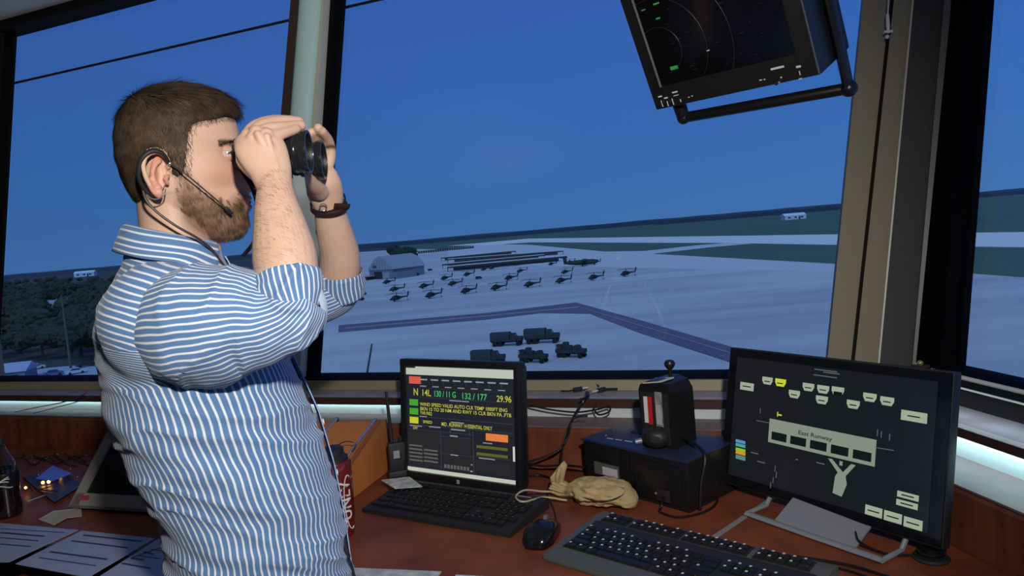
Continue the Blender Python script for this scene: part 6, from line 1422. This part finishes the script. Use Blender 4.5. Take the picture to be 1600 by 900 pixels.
# placket strip with buttons down the chest
pts = []
for z in np.linspace(1.50, .88, 40): pts.append((np.interp(z, *zip(*FT))+.0035, z))
V = []; F = []
for x, z in pts: V += [LW(x-.001, -.017, z), LW(x+.0015, -.016, z), LW(x+.0015, .016, z), LW(x-.001, .017, z)]
for i in range(len(pts)-1):
    for k in range(3): a = i*4+k; F.append((a, a+1, a+5, a+4))
me = bpy.data.meshes.new('placket'); me.from_pydata([tuple((Mi@A(*p, 1))[:3]) for p in V], [], F); at = me.attributes.new('stripe', 'FLOAT', 'POINT'); at.data.foreach_set('value', np.array([(k % 4)*.0105 for k in range(len(V))], np.float32)); me.materials.append(shirt_m); o = bpy.data.objects.new('placket', me); COL.objects.link(o); o.parent = person
btn = mat('button_white', (.75, .75, .72), .3)
for z in (1.470, 1.39, 1.30, 1.21, 1.12, 1.03): x = np.interp(z, *zip(*FT))+.006; MB().cyl(LW(x-.001, 0, z), LW(x+.002, 0, z), .0055, 14).build('button', btn, person, smooth=True, world=True)
# trousers, belt and shoes (below the frame)
tr_m = mat('trouser_navy', (.02, .022, .035), .8)
mb = MB()
mb.loft([[LW(.04+rx*math.cos(a), ry*math.sin(a), z) for a in np.linspace(0, 2*PI, 40, endpoint=False)] for z, rx, ry in ((.80, .115, .135), (.86, .120, .140), (.92, .122, .140), (.935, .115, .135))])
for s in (-1, 1): mb.tube([LW(.04, s*.085, .86), LW(.045, s*.09, .70), LW(.05, s*.095, .50), LW(.03, s*.10, .28), LW(.02, s*.105, .05)], [(.100, .068), (.092, .070), (.075, .07), (.065, .062), (.075, .065)], 24, HF)
me = remesh(mb.build('tmp', tr_m), .009, 5); co = np.empty(len(me.vertices)*3); me.vertices.foreach_get('co', co); co = co.reshape(-1, 3)@Mi[:3, :3].T+Mi[:3, 3]; me.vertices.foreach_set('co', co.ravel()); me.materials.clear(); me.materials.append(tr_m); o = bpy.data.objects.new('trousers', me); COL.objects.link(o); o.parent = person
for s in (-1, 1):
    r = [[LW(x+0, s*.105+w_*math.cos(a), max(.002, h_*(.5+.5*math.sin(a)))) for a in np.linspace(0, 2*PI, 20, endpoint=False)] for x, w_, h_ in ((-.075, .02, .05), (-.065, .036, .085), (-.02, .040, .10), (.05, .042, .075), (.12, .048, .055), (.175, .042, .04), (.195, .02, .02))]
    MB().loft(r).build('shoe', mat('shoe_leather', (.03, .018, .012), .35), person, smooth='full', world=True)

# ================================================================ BINOCULARS, HEADSET, BRACELET
DB = A(.94, -.33, -.03); DB /= np.linalg.norm(DB); SB = np.cross(A(0, 0, 1), DB); SB /= np.linalg.norm(SB); UB = np.cross(DB, SB)
tw = lambda v: HF*v[0]+HN*v[1]+A(0, 0, 1)*v[2]
dbw, sbw, ubw = tw(DB), tw(SB), tw(UB)
nearE = PP(483, 237, -.112)        # near objective rim centre
SPC = .120; INW = .024
bino = thing('binoculars', 'black binoculars held up to the eyes', 'binoculars', nearE-dbw*.06+sbw*.05-ubw*.03)
rub = mat('rubber_black', (.010, .011, .012), .42, bump=(500, .3)); gls = mat('lens_dark', (.003, .003, .005), .15, spec=.12); ringm = mat('ring_black', (.016, .016, .018), .15, spec=.7)
Mb = np.array([dbw, sbw, ubw]).T; Ml = np.array([sbw, ubw, dbw]).T
for s in (0, 1):
    e = nearE+sbw*SPC*s; sg = 1 if s == 0 else -1; ey_ = e+sbw*INW*sg
    MB().lathe([(0, -.070), (.026, -.070), (.0275, -.058), (.0268, -.040), (.0262, -.030), (.0282, -.024), (.0296, -.012), (.0312, -.008), (.0318, -.001), (.0310, 0), (.0270, 0), (.0262, -.008), (0, -.008)], e, 36, M=Ml).build('barrel', rub, bino, smooth=True, world=True)
    MB().lathe([(.0272, -.0045), (.0285, .0006), (.0318, .0006), (.0324, -.004), (.0320, -.010)], e, 36, M=Ml).build('rim', ringm, bino, smooth=True, world=True)
    MB().lathe([(.0292, -.0225), (.0306, -.020), (.0306, -.0165), (.0298, -.015)], e, 36, M=Ml).build('grip_ring', ringm, bino, smooth=True, world=True)
    MB().lathe([(0, -.0050), (.015, -.0056), (.0268, -.0075), (.0268, -.009), (0, -.009)], e, 30, M=Ml).build('objective_lens', gls, bino, smooth=True, world=True)
    hs_ = []
    for d_, k_ in ((-.106, .55), (-.100, .85), (-.092, 1), (-.062, 1), (-.054, .9), (-.050, .6)):
        c_ = e+sbw*INW*.5*sg+dbw*d_; hs_.append([c_+sbw*(.020*math.copysign(1, math.cos(a))*k_*.5+.027*math.cos(a)*k_)+ubw*.0275*math.sin(a)*k_ for a in np.linspace(0.01, 2*PI+.01, 36, endpoint=False)])
    MB().loft(hs_).build('prism_housing', rub, bino, smooth=True, world=True)
    MB().lathe([(0, -.112), (.0160, -.112), (.0165, -.098), (0, -.098)], ey_, 28, M=Ml).build('eyepiece', ringm, bino, smooth=True, world=True)
    MB().lathe([(0, -.115), (.0172, -.115), (.0180, -.109), (.0170, -.103), (0, -.103)], ey_, 28, M=Ml).build('eyecup', soft_black, bino, smooth=True, world=True)
c = nearE+sbw*SPC/2
MB().box(c-dbw*.080+ubw*.002, (.030, .040, .022), M=Mb, bev=.005).build('bridge', rub, bino, smooth=True, world=True)
MB().cyl(c-dbw*.100+ubw*.010, c-dbw*.070+ubw*.010, .0100, 20).build('focus_wheel', ringm, bino, smooth=True, world=True)
MB().cyl(c-dbw*.112, c-dbw*.050, .0060, 16).build('hinge', rub, bino, smooth=True, world=True)
strap = mat('strap_grey', (.17, .20, .20), .8); strapd = mat('strap_black', (.012, .014, .018), .6)
sp_ = spline([PP(466, 270, -.09), PP(470, 300, -.10), PP(476, 335, -.08), PP(486, 370, -.05), PP(491, 400, -.03), PP(486, 420, .0), PP(440, 440, .02)], 6); MB().tube(sp_, [(.0085, .0012)]*len(sp_), 8, HF).build('strap', strap, bino, smooth=True, world=True)
sp_ = spline([PP(366, 226, -.045), PP(370, 250, -.05), PP(382, 272, -.055), PP(396, 296, -.06), PP(404, 330, -.05), PP(400, 372, -.03), PP(380, 400, .0)], 6); MB().tube(sp_, [(.0040, .0012)]*len(sp_), 8, HF).build('strap', strapd, bino, smooth=True, world=True)

# headset: ear hook, boom with microphone, cord down the shirt
hs = thing('headset', 'thin black single-ear headset with a microphone boom along the cheek', 'headset', PP(262, 252, -.085))
def EP(px_, py_, o): 
    xl, _, z = loc_(PP(px_, py_, -.078)); return LW(xl, -(.0735+o), z)
sp_ = spline([EP(264, 256, .006), EP(256, 243, .014), EP(243, 237, .018), EP(229, 242, .020), EP(219, 256, .018), EP(217, 276, .014), EP(223, 292, .010), EP(231, 302, .008)], 6); MB().tube(sp_, [(.0048, .0030)]*len(sp_), 10, HN).build('ear_hook', soft_black, hs, smooth=True, world=True)
sp_ = spline([EP(222, 286, .012), EP(230, 305, .008), EP(243, 312, .012), EP(256, 306, .016), EP(259, 296, .012)], 6); MB().tube(sp_, [.0010]*len(sp_), 8).build('wire_loop', chrome, hs, smooth=True, world=True)
bt = [EP(264, 255, .008), PP(290, 272, -.086), PP(320, 297, -.078), PP(345, 318, -.068), PP(361, 333, -.058)]
sp_ = spline(bt, 6); MB().tube(sp_, [.0011]*len(sp_), 8).build('boom', mat('boom_metal', (.10, .10, .10), .25, metal=.6), hs, smooth=True, world=True)
MB().tube([sp_[-4], sp_[-1]], [.0032, .0026], 10, round_=True).build('microphone', soft_black, hs, smooth=True, world=True)
MB().ball(EP(265, 256, .008), .0034, u=12, v=8).build('boom_joint', chrome, hs, smooth='full', world=True)
sp_ = spline([EP(223, 292, .008), PP(228, 312, -.085), PP(246, 332, -.086), PP(275, 353, -.086), PP(305, 370, -.080), PP(322, 382, -.072), PP(336, 396, -.060), PP(360, 430, -.05)], 6); MB().tube(sp_, [.0019]*len(sp_), 8).build('cord', mat('cord_brown', (.04, .025, .02), .5), hs, smooth=True, world=True)
def chest(z, y, e=.012): return LW(np.interp(z, *zip(*FT))+e, y, z)
sp_ = spline([PP(456, 560, -.05), PP(472, 600, -.05), PP(488, 650, -.05), PP(501, 700, -.05), PP(513, 750, -.05), PP(523, 800, -.05), PP(531, 832, -.055)], 6); MB().tube(sp_, [.0024]*len(sp_), 8).build('cord', soft_black, hs, smooth=True, world=True)
MB().tube([PP(531, 832, -.055), PP(538, 850, -.058), PP(544, 870, -.06)], [.0036, .0046, .0040], 10, round_=True).build('inline_connector', soft_black, hs, smooth=True, world=True)
sp_ = spline([PP(544, 870, -.06), PP(551, 890, -.06), PP(556, 920, -.06), PP(550, 960, -.06)], 5); MB().tube(sp_, [.0024]*len(sp_), 8).build('cord', soft_black, hs, smooth=True, world=True)

# bracelet on the far wrist
br = thing('wrist_band', 'dark leather strap with a steel buckle round the far wrist', 'bracelet', PP(514, 322, .085))
leather = mat('leather_dark', (.035, .014, .010), .4)
ax = PP(512, 312, .08)-PP(518, 338, .098); ax /= np.linalg.norm(ax); cpt = PP(514.5, 323, .088)
u_ = HF-ax*(HF@ax); u_ /= np.linalg.norm(u_); v_ = np.cross(ax, u_)
rg1 = [cpt+u_*.0315*math.cos(a)+v_*.0275*math.sin(a)-ax*.004*math.cos(a) for a in np.linspace(0, 2*PI, 40)]
MB().tube(rg1, [(.0058, .0016)]*40, 8, ax).build('strap', leather, br, smooth=True, world=True)
rg1 = [cpt+ax*.010+u_*.0305*math.cos(a)+v_*.0265*math.sin(a)+ax*.006*math.sin(a+.5) for a in np.linspace(0, 2*PI, 40)]
MB().tube(rg1, [(.0045, .0016)]*40, 8, ax).build('strap', leather, br, smooth=True, world=True)
MB().tube([PP(522, 322, .055), PP(536, 322, .06), PP(546, 323, .066)], [(.0055, .0015)]*3, 8, ax).build('loose_end', leather, br, smooth=True, world=True)
bk = PP(505, 324, .055); MB().tube([bk+u_*.006*math.cos(a)+ax*.007*math.sin(a) for a in np.linspace(0, 2*PI, 16)], [.0011]*16, 6).build('buckle', chrome, br, smooth=True, world=True)
